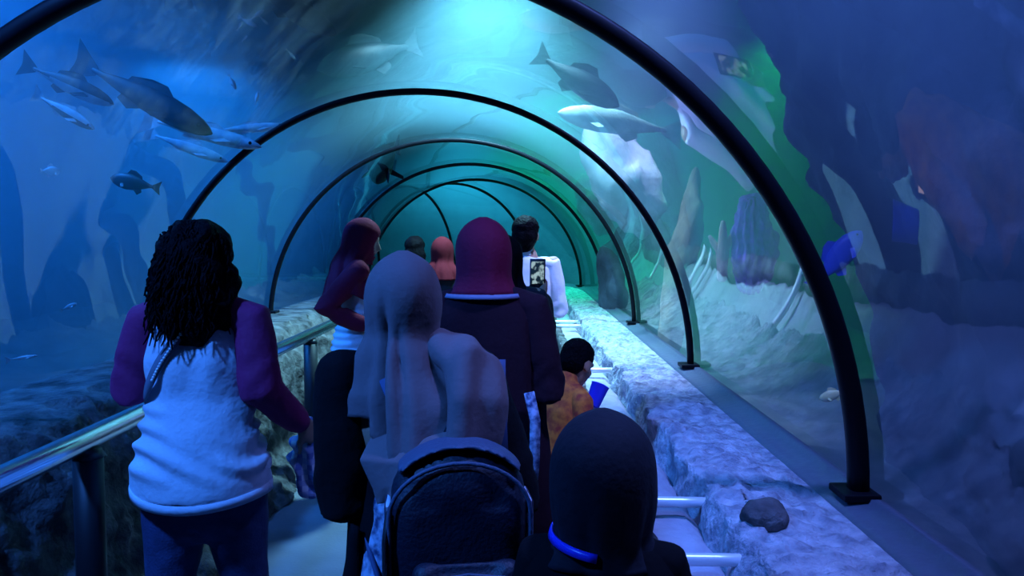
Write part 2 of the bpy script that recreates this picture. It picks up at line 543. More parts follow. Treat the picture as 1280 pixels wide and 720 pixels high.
# near rock mass outside the right glass
def mass(u, v):
    z = 0.2 + 3.3 * v
    y = -3.0 + (7.86 + 0.43 * (z - 1.5)) * u
    x = 1.74 - 0.29 * max(-0.4, z - 1.5) + 1.9 * max(0.0, (u - 0.93) / 0.07) ** 2
    return Vector((x, y, 0.2 + 3.3 * v)), Vector((-1, 0, 0))
rm = rockwall('rock_mass', mass, 220, 90, 0.17, 1.1, M_tankrock, 'large dark rock mass close behind the right glass, reaching the surface', kind='thing')
tag(rm, cat='rock')

# ------------------------------------------------------------------ lamps hung over the water
for i, (x, y, z, ax, ay, az, c, W, ang, bl, lab) in enumerate(LAMPS):
    ld = bpy.data.lights.new('tank_lamp', 'SPOT')
    ld.energy = W; ld.color = c; ld.spot_size = R_(ang); ld.spot_blend = bl; ld.shadow_soft_size = 0.12
    lo = bpy.data.objects.new('lamp_light', ld)
    d = (Vector((ax, ay, az)) - Vector((x, y, z))).normalized()
    root = empty('tank_lamp', (x, y, z), 0, lab, 'lamp', 'lamps above the tank')
    COL.objects.link(lo); lo.parent = root
    q = d.to_track_quat('-Z', 'Y'); lo.rotation_euler = q.to_euler(); lo.location = d * 0.02
    V, F = tube([-d * 0.22, -d * 0.2, -d * 0.05, d * 0.05], [0.06, 0.11, 0.14, 0.17], 18, caps=False)
    F = F[:-1]
    build('housing', V, F, M_black, root)
    e = mat('lamp_glow', (0.8, 0.8, 0.8), emit=c, emit_s=15)
    V, F = tube([-d * 0.17, -d * 0.165], [0.112, 0.112], 18, caps=False)
    build('lens', V, F, e, root, False)
    V, F = tube([(0, 0, 0.1), (0, 0, 4.6 - z)], [0.012, 0.012], 8, caps=False)
    build('cable', V, F, M_black, root)

# ------------------------------------------------------------------ people
M_skin = mat('skin', (0.42, 0.24, 0.16), 0.55)
M_skin2 = mat('skin_warm', (0.50, 0.26, 0.15), 0.5)
M_hair = mat('black_hair', (0.005, 0.004, 0.006), 0.6, spec=0.05, noise_scale=30, col2=(0.003, 0.002, 0.003), bump=0.5, bump_scale=90)
M_maroon = mat('maroon_jersey', (0.30, 0.012, 0.10), 0.8, bump=0.15, bump_scale=60)
M_maroon_d = mat('dark_maroon_cloth', (0.022, 0.004, 0.010), 0.9, spec=0.2, bump=0.15, bump_scale=60)
M_maroon_h = mat('maroon_scarf', (0.20, 0.008, 0.035), 0.85, spec=0.2, bump=0.15, bump_scale=80)
M_red_h = mat('red_scarf', (0.12, 0.004, 0.010), 0.9, spec=0.2, bump=0.15, bump_scale=80)
M_white = mat('pale_jersey', (0.66, 0.68, 0.76), 0.85, bump=0.2, bump_scale=50)
M_whiteshirt = mat('white_cotton', (0.85, 0.85, 0.86), 0.8, bump=0.2, bump_scale=40)
M_jeans = mat('blue_denim', (0.045, 0.06, 0.16), 0.85, noise_scale=25, col2=(0.03, 0.04, 0.11), bump=0.25, bump_scale=150)
M_grey_h = mat('mauve_grey_scarf', (0.19, 0.125, 0.13), 0.9, bump=0.12, bump_scale=70)
M_blackcloth = mat('black_cloth', (0.004, 0.004, 0.006), 0.9, spec=0.15, bump=0.15, bump_scale=60)
M_navycloth = mat('dark_navy_cloth', (0.006, 0.006, 0.016), 0.85, bump=0.15, bump_scale=60)
M_sole = mat('dark_shoe', (0.02, 0.02, 0.025), 0.6)
M_tunic = mat('printed_blue_cloth', (0.48, 0.56, 0.72), 0.85, noise_scale=45, col2=(0.03, 0.05, 0.13), bump=0.2)
M_orange = mat('orange_print', (0.95, 0.26, 0.03), 0.8, noise_scale=30, col2=(0.5, 0.05, 0.02))
M_bluesatin = mat('bright_blue_satin', (0.05, 0.06, 0.95), 0.3)
M_pack = mat('navy_nylon', (0.006, 0.008, 0.022), 0.55, bump=0.2, bump_scale=120)
M_packtop = mat('grey_blue_nylon', (0.07, 0.09, 0.15), 0.6, bump=0.2, bump_scale=120)
M_strapblue = mat('blue_strap', (0.05, 0.08, 0.18), 0.7)

def checks(name, c1, c2, c3, sc):
    m = bpy.data.materials.new(name); m.use_nodes = True
    nt = m.node_tree; b = nt.nodes['Principled BSDF']; b.inputs['Roughness'].default_value = 0.85
    tc = nt.nodes.new('ShaderNodeTexCoord')
    outs = []
    for ax in ('X', 'Z'):
        wv = nt.nodes.new('ShaderNodeTexWave'); wv.wave_type = 'BANDS'; wv.bands_direction = ax
        wv.inputs['Scale'].default_value = sc; wv.inputs['Distortion'].default_value = 1.0
        nt.links.new(tc.outputs['Object'], wv.inputs['Vector'])
        r = nt.nodes.new('ShaderNodeValToRGB'); r.color_ramp.interpolation = 'CONSTANT'
        r.color_ramp.elements[1].position = 0.5
        nt.links.new(wv.outputs[0], r.inputs[0]); outs.append(r)
    outs[0].color_ramp.elements[0].color = (*c1, 1); outs[0].color_ramp.elements[1].color = (*c2, 1)
    mx = nt.nodes.new('ShaderNodeMixRGB'); mx.inputs[2].default_value = (*c3, 1)
    ml = nt.nodes.new('ShaderNodeMath'); ml.operation = 'MULTIPLY'; ml.inputs[1].default_value = 0.7
    nt.links.new(outs[1].outputs[0], ml.inputs[0]); nt.links.new(ml.outputs[0], mx.inputs[0])
    nt.links.new(outs[0].outputs[0], mx.inputs[1]); nt.links.new(mx.outputs[0], b.inputs['Base Color'])
    return m
M_plaid = checks('blue_white_checks', (0.72, 0.74, 0.80), (0.16, 0.22, 0.50), (0.35, 0.42, 0.65), 9)
M_sidepat = checks('black_white_weave', (0.7, 0.72, 0.8), (0.02, 0.02, 0.05), (0.03, 0.03, 0.06), 7)

def V3(*a): return Vector(a)
def lerp(a, b, t): return a + (b - a) * t
def smooth01(t):
    t = min(1, max(0, t)); return t * t * (3 - 2 * t)

def hand_parts(wr, d, pn, sgn, L=0.17, curl=0.45):
    """palm, four unequal bent fingers and a thumb; d points along the hand, pn out of the palm"""
    d = d.normalized(); pn = (pn - d * pn.dot(d)).normalized(); ac = d.cross(pn) * sgn
    k = L / 0.17
    P = []
    pal = wr + d * 0.078 * k
    P.append(tube([wr - d * 0.015 * k, wr + d * 0.03 * k, pal], [(0.024 * k, 0.018 * k), (0.036 * k, 0.016 * k), (0.040 * k, 0.014 * k)], 12, side=ac))
    for i, (o, ln) in enumerate(((0.030, 0.070), (0.010, 0.080), (-0.010, 0.074), (-0.029, 0.058))):
        p = pal + ac * o * k - d * 0.006 * k
        a = 0.12
        pts = [p - d * 0.015 * k, p]
        for sgm in (0.45, 0.32, 0.23):
            a += curl * (1.0 + 0.12 * i)
            dd = d * math.cos(a) + pn * math.sin(a)
            p = p + dd * ln * sgm * k
            pts.append(p)
        P.append(tube(pts, [0.0095 * k, 0.0092 * k, 0.0086 * k, 0.008 * k, 0.007 * k], 8))
    p = wr + d * 0.022 * k + ac * 0.026 * k
    t1 = (ac * 0.75 + d * 0.6 + pn * 0.35).normalized(); t2 = (ac * 0.25 + d * 0.9 + pn * 0.45).normalized()
    P.append(tube([p - t1 * 0.015 * k, p + t1 * 0.034 * k, p + t1 * 0.034 * k + t2 * 0.03 * k, p + t1 * 0.034 * k + t2 * 0.052 * k], [0.013 * k, 0.011 * k, 0.0095 * k, 0.008 * k], 8))
    return P

class Body:
    def __init__(s, H, arms, lean=0.0, side_lean=0.0, head_yaw=0.0, head_pitch=0.0, wide=1.0, step=0.06, child=False, curl=0.45, palms=None):
        s.H = H; s.arms = arms; s.lean = lean; s.sl = side_lean; s.wide = wide
        s.hy, s.hp = head_yaw, head_pitch; s.step = step; s.child = child; s.curl = curl
        s.hk = 1.22 if child else 1.0
        s.sz = 0.775 if child else 0.815
        s.palms = palms or {}
    def W(s, x, y, z):
        """upright body point to the leaning pose"""
        k = max(0.0, z - 0.5 * s.H)
        return V3(x + s.sl * k, y + s.lean * k, z - 0.5 * (s.lean ** 2 + s.sl ** 2) * k)
    def hc(s): return s.H * (0.93 if not s.child else 0.913)
    def head(s, p):
        """head-frame point (relative to the head centre) to the turned head"""
        H = s.H
        piv = V3(0, -0.005 * H, -0.075 * H)
        R = Matrix.Rotation(s.hy, 3, 'Z') @ Matrix.Rotation(-s.hp, 3, 'X')
        q = R @ (Vector(p) - piv) + piv
        return s.W(0, 0.012 * H, s.hc()) + q
    def shoulder(s, sg): return s.W(sg * 0.098 * s.H * s.wide, 0, s.sz * s.H)
    def arm_pts(s, sg):
        e, w_ = s.arms[sg]
        return s.shoulder(sg), Vector(e), Vector(w_)
    def body(s, name, root, m, voxel=0.009, smooth=2, ratio=None):
        H, W, wd = s.H, s.W, s.wide
        P = []
        prof = [(0.475, 0.075, 0.062), (0.52, 0.096, 0.07), (0.56, 0.092, 0.066), (0.62, 0.076, 0.056), (0.68, 0.084, 0.062), (0.74, 0.094, 0.064), (0.785, 0.092, 0.056), (0.815, 0.075, 0.046), (0.84, 0.045, 0.038)]
        prof = [(z if z < 0.68 else 0.68 + (z - 0.68) * (s.sz - 0.68) / 0.135, a, b) for z, a, b in prof]
        P.append(tube([W(0, 0, z * H) for z, a, b in prof], [(a * H * wd, b * H * wd) for z, a, b in prof], 20, side=(1, 0, 0)))
        P.append(tube([W(0, -0.004 * H, (s.sz + 0.005) * H), W(0, 0.0, (s.sz + 0.045) * H), s.head((0, -0.01 * H, -0.03 * H))], [0.040 * H, 0.034 * H, 0.034 * H], 14))
        k = s.hk
        Rh = Matrix.Rotation(s.hy, 3, 'Z') @ Matrix.Rotation(-s.hp, 3, 'X')
        hd = lambda c, r: P.append(ellip(s.head(Vector(c) * H * k), Vector(r) * H * k, Rh, 18, 12))
        hd((0, -0.008, 0.012), (0.046, 0.056, 0.055))
        hd((0, 0.012, -0.022), (0.037, 0.042, 0.046))
        hd((0, 0.036, -0.052), (0.016, 0.014, 0.013))
        hd((0, 0.045, 0.012), (0.03, 0.012, 0.012))
        for sg in (-1, 1):
            hd((sg * 0.046, -0.004, -0.012), (0.006, 0.013, 0.019))
            hd((sg * 0.022, 0.036, -0.018), (0.013, 0.012, 0.012))
        P.append(tube([s.head(V3(0, 0.052, 0.006) * H * k), s.head(V3(0, 0.060, -0.012) * H * k), s.head(V3(0, 0.064, -0.022) * H * k)], [0.0055 * H, 0.007 * H, 0.009 * H], 10))
        P.append(tube([s.head(V3(-0.014, 0.049, -0.038) * H * k), s.head(V3(0, 0.055, -0.037) * H * k), s.head(V3(0.014, 0.049, -0.038) * H * k)], [0.004 * H, 0.006 * H, 0.004 * H], 8))
        for sg in (-1, 1):
            a, e, w_ = s.arm_pts(sg)
            P.append(tube([a, lerp(a, e, 0.5), e, lerp(e, w_, 0.35), w_], [0.031 * H, 0.028 * H, 0.023 * H, 0.024 * H, 0.016 * H], 12))
            d = (w_ - e).normalized()
            pn = s.palms.get(sg, V3(-sg, 0, -0.3))
            P += hand_parts(w_ + d * 0.008, d, pn, -sg if True else sg, 0.105 * H, s.curl)
            hp = V3(sg * 0.052 * H * wd, 0, 0.50 * H); kn = V3(sg * 0.066 * H, 0.012 * H + sg * s.step * 0.5, 0.275 * H); an = V3(sg * 0.066 * H, sg * s.step - 0.008, 0.045 * H)
            s.leg = s.__dict__.get('leg', {}); s.leg[sg] = (hp, kn, an)
            P.append(tube([hp, lerp(hp, kn, 0.5), kn, lerp(kn, an, 0.35), an], [0.050 * H * wd, 0.041 * H * wd, 0.031 * H, 0.033 * H, 0.021 * H], 14))
            P.append(tube([an + V3(0, -0.02 * H, -0.025 * H), an + V3(0, 0.04 * H, -0.03 * H), an + V3(sg * 0.005, 0.095 * H, -0.034 * H)], [(0.02 * H, 0.018 * H), (0.025 * H, 0.014 * H), (0.022 * H, 0.008 * H)], 12, side=(1, 0, 0)))
        return fuse(name, P, voxel, m, root, smooth, ratio=ratio)
    def shoes(s, root, m):
        for sg in (-1, 1):
            an = s.leg[sg][2]; H = s.H
            P = [tube([an + V3(0, -0.022 * H, -0.023 * H), an + V3(0, 0.045 * H, -0.025 * H), an + V3(sg * 0.005, 0.10 * H, -0.030 * H)], [(0.026 * H, 0.022 * H), (0.031 * H, 0.020 * H), (0.027 * H, 0.014 * H)], 12, side=(1, 0, 0)),
                 tube([an + V3(0, -0.01 * H, 0.0), an + V3(0, -0.01 * H, -0.02 * H)], [0.029 * H, 0.028 * H], 12)]
            o = fuse('shoe', P, 0.012, m, root, 2)
    def trousers(s, root, m, ex=0.014, hip=1.0, foldamp=0.006, waist=0.6):
        H = s.H; P = []
        prof = [(0.455, 0.078, 0.060), (0.51, 0.094 * hip, 0.070 * hip), (0.545, 0.088 * hip, 0.064 * hip), (waist, 0.07, 0.05)]
        P.append(tube([s.W(0, 0, z * H) for z, a, b in prof], [(a * H * s.wide + ex, b * H * s.wide + ex) for z, a, b in prof], 20, side=(1, 0, 0)))
        for sg in (-1, 1):
            hp, kn, an = s.leg[sg]
            P.append(tube([hp + V3(0, 0, 0), lerp(hp, kn, 0.5), kn, lerp(kn, an, 0.4), an + V3(0, 0, 0.0)], [0.052 * H * s.wide * hip + ex, 0.043 * H * s.wide * hip + ex * 0.6, 0.034 * H + ex * 0.8, 0.034 * H + ex, 0.028 * H + ex], 16))
        def f(c, n): return foldamp * (nz(c, 9, 3) + 0.7 * math.sin(c.z * 60 + 6 * nz(c, 6))* max(0, nz(c, 4, 8)))
        return fuse('trousers', P, 0.012, m, root, 3, f)
    def sleeve(s, sg, root, m, r0=0.05, r1=0.045, r2=0.034, reach=1.0, start=None, foldamp=0.006, name='sleeve', voxel=0.011):
        a, e, w_ = s.arm_pts(sg)
        w2 = lerp(e, w_, reach)
        pts = ([Vector(start)] if start is not None else []) + [a, lerp(a, e, 0.5), e, lerp(e, w2, 0.5), w2]
        rad = ([r0 * 0.82] if start is not None else []) + [r0, (r0 + r1) / 2 + 0.004, r1 + 0.002, (r1 + r2) / 2, r2]
        def f(c, n): return foldamp * (nz(c, 11, 3 + sg) + 0.8 * math.sin((c - e).length * 85 + 7 * nz(c, 8)) * smooth01(1 - (c - e).length / 0.16))
        return fuse(name, [tube(pts, rad, 14)], voxel, m, root, 2, f)

def cloth_loft(name, rings, m, root, *a, grooves=(), **k2):
    return _cloth(name, rings, m, root, grooves, *a, **k2)

def _cloth(name, rings, m, root, grooves, n=72, folds=(), thick=0.006, opening=None, warp=None, seed=0.0, cap=True, rag=0.0, nzs=9.0, nza=0.006):
    """draped cloth: rings of (centre, rx, ry, fold depth) from the top down, joined into one sheet with real thickness.
    angle 0 is the wearer's right, 90 degrees the front."""
    # densify
    dr = []
    for a, b in zip(rings[:-1], rings[1:]):
        L = (Vector(a[0]) - Vector(b[0])).length + abs(a[1] - b[1])
        q = max(1, int(L / 0.016))
        for i in range(q):
            t = i / q
            dr.append((lerp(Vector(a[0]), Vector(b[0]), t), lerp(a[1], b[1], t), lerp(a[2], b[2], t), lerp(a[3], b[3], t)))
    dr.append((Vector(rings[-1][0]), *rings[-1][1:]))
    # relax the profile a little
    for it in range(4):
        nd = [dr[0]]
        for i in range(1, len(dr) - 1):
            nd.append((dr[i][0] * 0.5 + (dr[i - 1][0] + dr[i + 1][0]) * 0.25,) + tuple(dr[i][k] * 0.5 + (dr[i - 1][k] + dr[i + 1][k]) * 0.25 for k in (1, 2, 3)))
        nd.append(dr[-1]); dr = nd
    V, F, ang, lev = [], [], [], []
    for j, (c, rx, ry, fa) in enumerate(dr):
        for i in range(n):
            th = 2 * math.pi * i / n
            f = sum(a * math.sin(k * th + ph + tw * j / len(dr)) for a, k, ph, tw in folds) * fa
            p = Vector(c) + V3(rx * math.cos(th), ry * math.sin(th), 0)
            f += nza * fbm(p, nzs, 2, seed) * (0.4 + fa * 30)
            for g0, gw, gd, zt, zf, dr_ in grooves:
                dd = (th - R_(g0 + dr_ * (zt - p.z)) + math.pi) % (2 * math.pi) - math.pi
                f -= gd * math.exp(-(dd / R_(gw)) ** 2) * smooth01((zt - p.z) / (zt - zf))
            p += V3(math.cos(th), math.sin(th), 0) * f
            if rag and j > len(dr) - 8:
                p.z += rag * math.sin(3 * th + seed) * (j - len(dr) + 8) / 8
            V.append(p); ang.append(th); lev.append(j)
    for j in range(len(dr) - 1):
        for i in range(n):
            i2 = (i + 1) % n
            q = (j * n + i, (j + 1) * n + i, (j + 1) * n + i2, j * n + i2)
            if opening:
                cth = 2 * math.pi * (i + 0.5) / n; cz = (V[q[0]].z + V[q[1]].z) / 2
                if opening(cth, cz): continue
            F.append(q)
    if cap:
        F.append(tuple(range(n)))
    if warp: V = [warp(v) for v in V]
    o = build(name, V, F, m, root)
    md = o.modifiers.new('thickness', 'SOLIDIFY'); md.thickness = thick; md.offset = 0.0
    return o

def front(th, half):
    d = abs((th - math.pi / 2 + math.pi) % (2 * math.pi) - math.pi)
    return d < half

def hijab(B, root, m, drape, folds, name='hijab', k=1.0, face=True, seed=1.0, front_cut=None, rag=0.0, thick=0.006, nza=0.006, bun=0.0, grooves=()):
    """close cap over the head, then the drape rings in body space: (x, y, z, rx, ry, fold)"""
    H = B.H * B.hk * k; hc = B.hc()
    rings = []
    base = V3(0, 0.012 * B.H, hc)
    for th in (8, 20, 35, 50, 65, 80, 90):
        t = R_(th)
        bk = bun * math.sin(t) ** 2
        rings.append((base + V3(0, -0.006 * H - bk, 0.010 * H + 0.064 * H * math.cos(t)), 0.056 * H * math.sin(t), 0.066 * H * math.sin(t) + bk, 0.0005))
    rings.append((base + V3(0, -0.006 * H - bun * 0.8, -0.02 * H), 0.055 * H, 0.065 * H + bun * 0.8, 0.002))
    rings.append((base + V3(0, -0.006 * H, -0.05 * H), 0.052 * H, 0.060 * H, 0.004))
    for (x, y, z, rx, ry, f) in drape:
        rings.append((V3(x, y, z), rx, ry, f))
    zt, zb = hc - 0.052 * H, hc + 0.036 * H
    def op(th, z):
        if face and zt < z < zb and front(th, R_(40) * math.sqrt(max(0.05, 1 - ((z - (zt + zb) / 2) / ((zb - zt) / 2)) ** 2))): return True
        if front_cut and z < hc - 0.085 * H and front(th, front_cut): return True
        return False
    def warp(v):
        k2 = smooth01((v.z - (hc - 0.13 * H)) / (0.075 * H))
        a = B.W(v.x, v.y, v.z)
        if k2 <= 0: return a
        return a.lerp(B.head(v - V3(0, 0.012 * B.H, hc)), k2)
    return cloth_loft(name, rings, m, root, 96, folds, thick, op, warp, seed, True, rag, nza=nza, grooves=grooves)

def strap(name, pts, wd, th, m, root):
    """flat band along points, width measured across the surface direction given with each point"""
    V, F = [], []
    P = [Vector(p) for p, n in pts]; Nn = [Vector(n).normalized() for p, n in pts]
    for i, p in enumerate(P):
        t = (P[min(i + 1, len(P) - 1)] - P[max(i - 1, 0)]).normalized()
        s = t.cross(Nn[i]).normalized()
        for a, b in ((-1, -1), (1, -1), (1, 1), (-1, 1)):
            V.append(p + s * (a * wd / 2) + Nn[i] * (b * th / 2))
    for i in range(len(P) - 1):
        for k in range(4):
            k2 = (k + 1) % 4
            F.append((i * 4 + k, i * 4 + k2, (i + 1) * 4 + k2, (i + 1) * 4 + k))
    F.append((3, 2, 1, 0)); b = 4 * (len(P) - 1); F.append((b, b + 1, b + 2, b + 3))
    return build(name, V, F, m, root)

# ---- girl with curly hair, raglan shirt and jeans
g = empty('person', (-0.93, 2.30, 0), R_(-4), 'person with curly black hair, pale shirt with maroon sleeves and jeans, walking', 'person')
B = Body(1.545, {-1: ((-0.205, -0.02, 1.055), (-0.16, 0.21, 1.10)), 1: ((0.192, -0.03, 1.06), (0.250, 0.115, 0.935))}, wide=1.02, step=0.07, curl=0.5, palms={1: V3(-0.6, 0.5, -0.3)})
B.body('body', g, M_skin, 0.008)
B.trousers(g, M_jeans, 0.014, 1.12)
B.shoes(g, M_sole)
def shirt_f(c, n):
    w1 = smooth01((c.z - 0.80) / 0.06) * smooth01((1.08 - c.z) / 0.08)
    w2 = smooth01((c.z - 1.0) / 0.12)
    return 0.013 * w1 * math.sin(c.z * 105 + c.x * 22 * (1 if c.y < 0 else -1) + 9 * nz(c, 3.5, 2)) * max(0.0, 0.55 + 1.3 * nz(c, 4.5, 9)) + 0.009 * w2 * math.sin(c.x * 62 + c.z * 9 + 4 * nz(c, 4, 5)) * (0.4 + nz(c, 5, 1)) + 0.005 * fbm(c, 9, 2, 4)
pr = [(1.315, 0.055, 0.045, 0), (1.285, 0.105, 0.068, -0.005), (1.24, 0.142, 0.09, -0.008), (1.15, 0.155, 0.11, -0.005), (1.04, 0.152, 0.11, 0), (0.94, 0.170, 0.128, -0.01), (0.85, 0.194, 0.152, -0.012), (0.785, 0.203, 0.158, -0.01), (0.762, 0.202, 0.157, -0.01)]
fuse('shirt', [tube([V3(0, y, z) for z, a, b, y in pr], [(a, b) for z, a, b, y in pr], 28, side=(1, 0, 0), caps=False)], 0.0085, M_white, g, 2, shirt_f)
hemp = [(V3(0.202 * math.cos(t), 0.157 * math.sin(t) - 0.01, 0.760 + 0.012 * math.cos(2 * t)), V3(math.cos(t), math.sin(t), 0)) for t in [2 * math.pi * i / 40 for i in range(41)]]
strap('shirt_hem', hemp, 0.026, 0.006, M_white, g)
for sg in (-1, 1):
    B.sleeve(sg, g, M_maroon, 0.062, 0.058, 0.042, 0.93, start=(sg * 0.075, -0.015, 1.285))
    a, e, w_ = B.arm_pts(sg)
    V, F = tube([lerp(e, w_, 0.9), lerp(e, w_, 0.98)], [0.040, 0.036], 14)
    build('cuff', V, F, M_maroon, g)
# sling strap across the back, right shoulder by the neck to the left hip
def on_back(x, z, o=0.012):
    ry = np.interp(z, [0.765, 0.85, 0.94, 1.04, 1.15, 1.24, 1.285, 1.315], [0.153, 0.15, 0.128, 0.11, 0.11, 0.09, 0.068, 0.045])
    rx = np.interp(z, [0.765, 0.85, 0.94, 1.04, 1.15, 1.24, 1.285, 1.315], [0.196, 0.19, 0.17, 0.152, 0.155, 0.142, 0.105, 0.055])
    k = min(0.98, abs(x) / rx)
    y = -(ry + o) * math.sqrt(1 - k * k) - 0.008
    return V3(x, y, z), V3(x / rx / rx, y / ry / ry, 0)
M_webbing = mat('grey_webbing', (0.16, 0.17, 0.22), 0.8)
sp = [on_back(lerp(0.045, -0.142, t), lerp(1.30, 1.03, t)) for t in [i / 14 for i in range(15)]]
st = strap('sling_strap', sp, 0.030, 0.004, M_webbing, g)
M_bead = mat('white_bead', (0.8, 0.8, 0.8), 0.3)
parts = []
for i in range(22):
    t = i / 21
    p, n = on_back(lerp(0.03, -0.085, t), lerp(1.27, 1.10, t), 0.019)
    parts.append(ellip(p, (0.0045,) * 3, None, 8, 5))
tag(build('bead_chain', *join(parts), M_bead, st), kind='stuff')
# hair: heavy mass of loose curls to the shoulder blades
hz = B.hc()
P = [ellip((0, -0.012, hz + 0.018), (0.094, 0.108, 0.092)), ellip((0, -0.05, hz - 0.08), (0.112, 0.082, 0.125)), ellip((0.006, -0.062, hz - 0.145), (0.118, 0.066, 0.085)), ellip((-0.085, -0.02, hz - 0.13), (0.040, 0.05, 0.09)), ellip((0.082, -0.025, hz - 0.11), (0.045, 0.055, 0.11)), ellip((0.01, -0.085, hz - 0.19), (0.07, 0.04, 0.06))]
hair = fuse('hair', P, 0.009, M_hair, g, 2, lambda c, n: 0.004 + 0.012 * fbm(c, 16, 3, 1) + 0.006 * math.sin(c.x * 110 + 40 * c.z + 9 * nz(c, 10)) )
P = []
rnd = random.Random(5)
for i in range(420):
    th = rnd.uniform(-2.7, -0.45) if rnd.random() < 0.86 else rnd.choice([-0.2, 3.3])
    ph = rnd.uniform(0.15, 1.5)
    z0 = hz + 0.02 + 0.09 * math.cos(ph)
    x = 0.096 * math.sin(ph) * math.cos(th); y = -0.015 + 0.105 * math.sin(ph) * math.sin(th)
    L = rnd.uniform(0.12, 0.26) * (0.6 + 0.5 * math.sin(ph))
    pts = []
    f = rnd.uniform(55, 95); a0 = rnd.uniform(0, 6.28)
    for k in range(10):
        t = k / 9
        sp_ = 1.0 + 0.28 * t
        z = max(z0 - L * t, hz - 0.255 + rnd.uniform(0, 0.02))
        pts.append(V3(x * sp_ + 0.007 * math.sin(f * L * t + a0) + 0.012 * nz((i, t * 3, 0), 1.3), y - 0.035 * t + 0.006 * math.cos(f * L * t + a0), z))
    P.append(tube(pts, [0.003] * 9 + [0.0015], 5, caps=False))
tag(build('curls', *join(P), M_hair, hair), kind='stuff')

# checked cloth hanging from her hand
cl = empty('checked_cloth', (-0.668, 2.47, 0.785), 0, 'blue and white checked cloth bunched below the hand of the curly haired person', 'cloth')
fuse('folded_cloth', [tube([(0.01, 0, 0.125), (0, 0, 0.08), (-0.005, 0, 0.0), (0.012, 0, -0.075)], [(0.022, 0.02), (0.048, 0.035), (0.058, 0.04), (0.045, 0.03)], 16)], 0.007, M_plaid, cl, 1, lambda c, n: 0.010 * math.sin(c.z * 60 + c.x * 70 + 5 * nz(c, 10)) + 0.006 * fbm(c, 18, 2))

# ---- woman in the mauve grey hijab, nearest the camera
g = empty('person', (-0.215, 1.82, 0), R_(3), 'person in a mauve grey hijab and black cardigan, seen from behind with a backpack', 'person')
B = Body(1.455, {-1: ((-0.19, -0.03, 0.90), (-0.10, 0.19, 0.93)), 1: ((0.20, -0.03, 0.90), (0.10, 0.19, 0.95))}, wide=1.05, side_lean=-0.085, head_yaw=R_(4), step=0.05)
B.body('body', g, M_skin, 0.009)
B.shoes(g, M_sole)
fl = [(0.012, 5, 0.4, 1.0), (0.007, 9, 1.7, 1.5), (0.004, 15, 0.2, 0)]
S = lambda a: [(x / 0.012, k, p, t) for x, k, p, t in a]
FOLD = S(fl)
cloth_loft('tunic', [(V3(0, 0, 1.12), 0.13, 0.10, 0.001), (V3(0, 0, 0.9), 0.145, 0.12, 0.003), (V3(0, 0, 0.72), 0.18, 0.15, 0.006), (V3(0, 0, 0.42), 0.205, 0.17, 0.014), (V3(0, 0, 0.10), 0.23, 0.19, 0.018)], M_tunic, g, 72, FOLD, seed=3)
fuse('cardigan', [tube([V3(0, 0, 1.215), V3(0, 0, 1.17), V3(0, 0, 1.05), V3(0, 0.0, 0.92), V3(0, 0, 0.80)], [(0.07, 0.055), (0.145, 0.085), (0.158, 0.105), (0.155, 0.115), (0.175, 0.14)], 24, side=(1, 0, 0))], 0.011, M_blackcloth, g, 2, lambda c, n: 0.006 * fbm(c, 8, 2, 2))
# open front panels of the cardigan fall beside the tunic
for sg in (-1, 1):
    V, F = [], []
    NN = 22
    for j in range(NN):
        z = lerp(0.86, 0.28, j / (NN - 1))
        for i in range(14):
            th = lerp(R_(135), R_(216), i / 13) if sg < 0 else lerp(R_(-40), R_(35), i / 13)
            k = smooth01((0.9 - z) / 0.6)
            rr = lerp(0.172, 0.245, k) + 0.008 * math.sin(9 * th + 5 * k)
            V.append(V3(rr * math.cos(th), rr * 0.85 * math.sin(th), z))
    F = [(j * 14 + i, j * 14 + i + 1, (j + 1) * 14 + i + 1, (j + 1) * 14 + i) for j in range(NN - 1) for i in range(13)]
    o = build('cardigan_panel', V, F, M_blackcloth, g)
    md = o.modifiers.new('thickness', 'SOLIDIFY'); md.thickness = 0.008
for sg in (-1, 1):
    B.sleeve(sg, g, M_blackcloth, 0.066, 0.066, 0.05, 0.97, foldamp=0.009)
hj = [(0.002, -0.016, 1.262, 0.094, 0.100, 0.008), (0.010, -0.028, 1.215, 0.118, 0.114, 0.014), (0.022, -0.040, 1.14, 0.152, 0.140, 0.018), (0.024, -0.045, 1.06, 0.160, 0.160, 0.022)]
hijab(B, g, M_grey_h, hj, S([(0.009, 5, 2.6, 1.6), (0.007, 9, 0.9, -2.0)]), k=1.06, seed=4.0, rag=0.05, nza=0.010, bun=0.004,
      grooves=[(243, 9, 0.042, 1.40, 1.24, -30), (284, 16, 0.016, 1.40, 1.18, 60), (266, 7, 0.034, 1.33, 1.2, -40), (215, 12, 0.036, 1.36, 1.2, -30), (318, 12, 0.03, 1.32, 1.15, 20)])
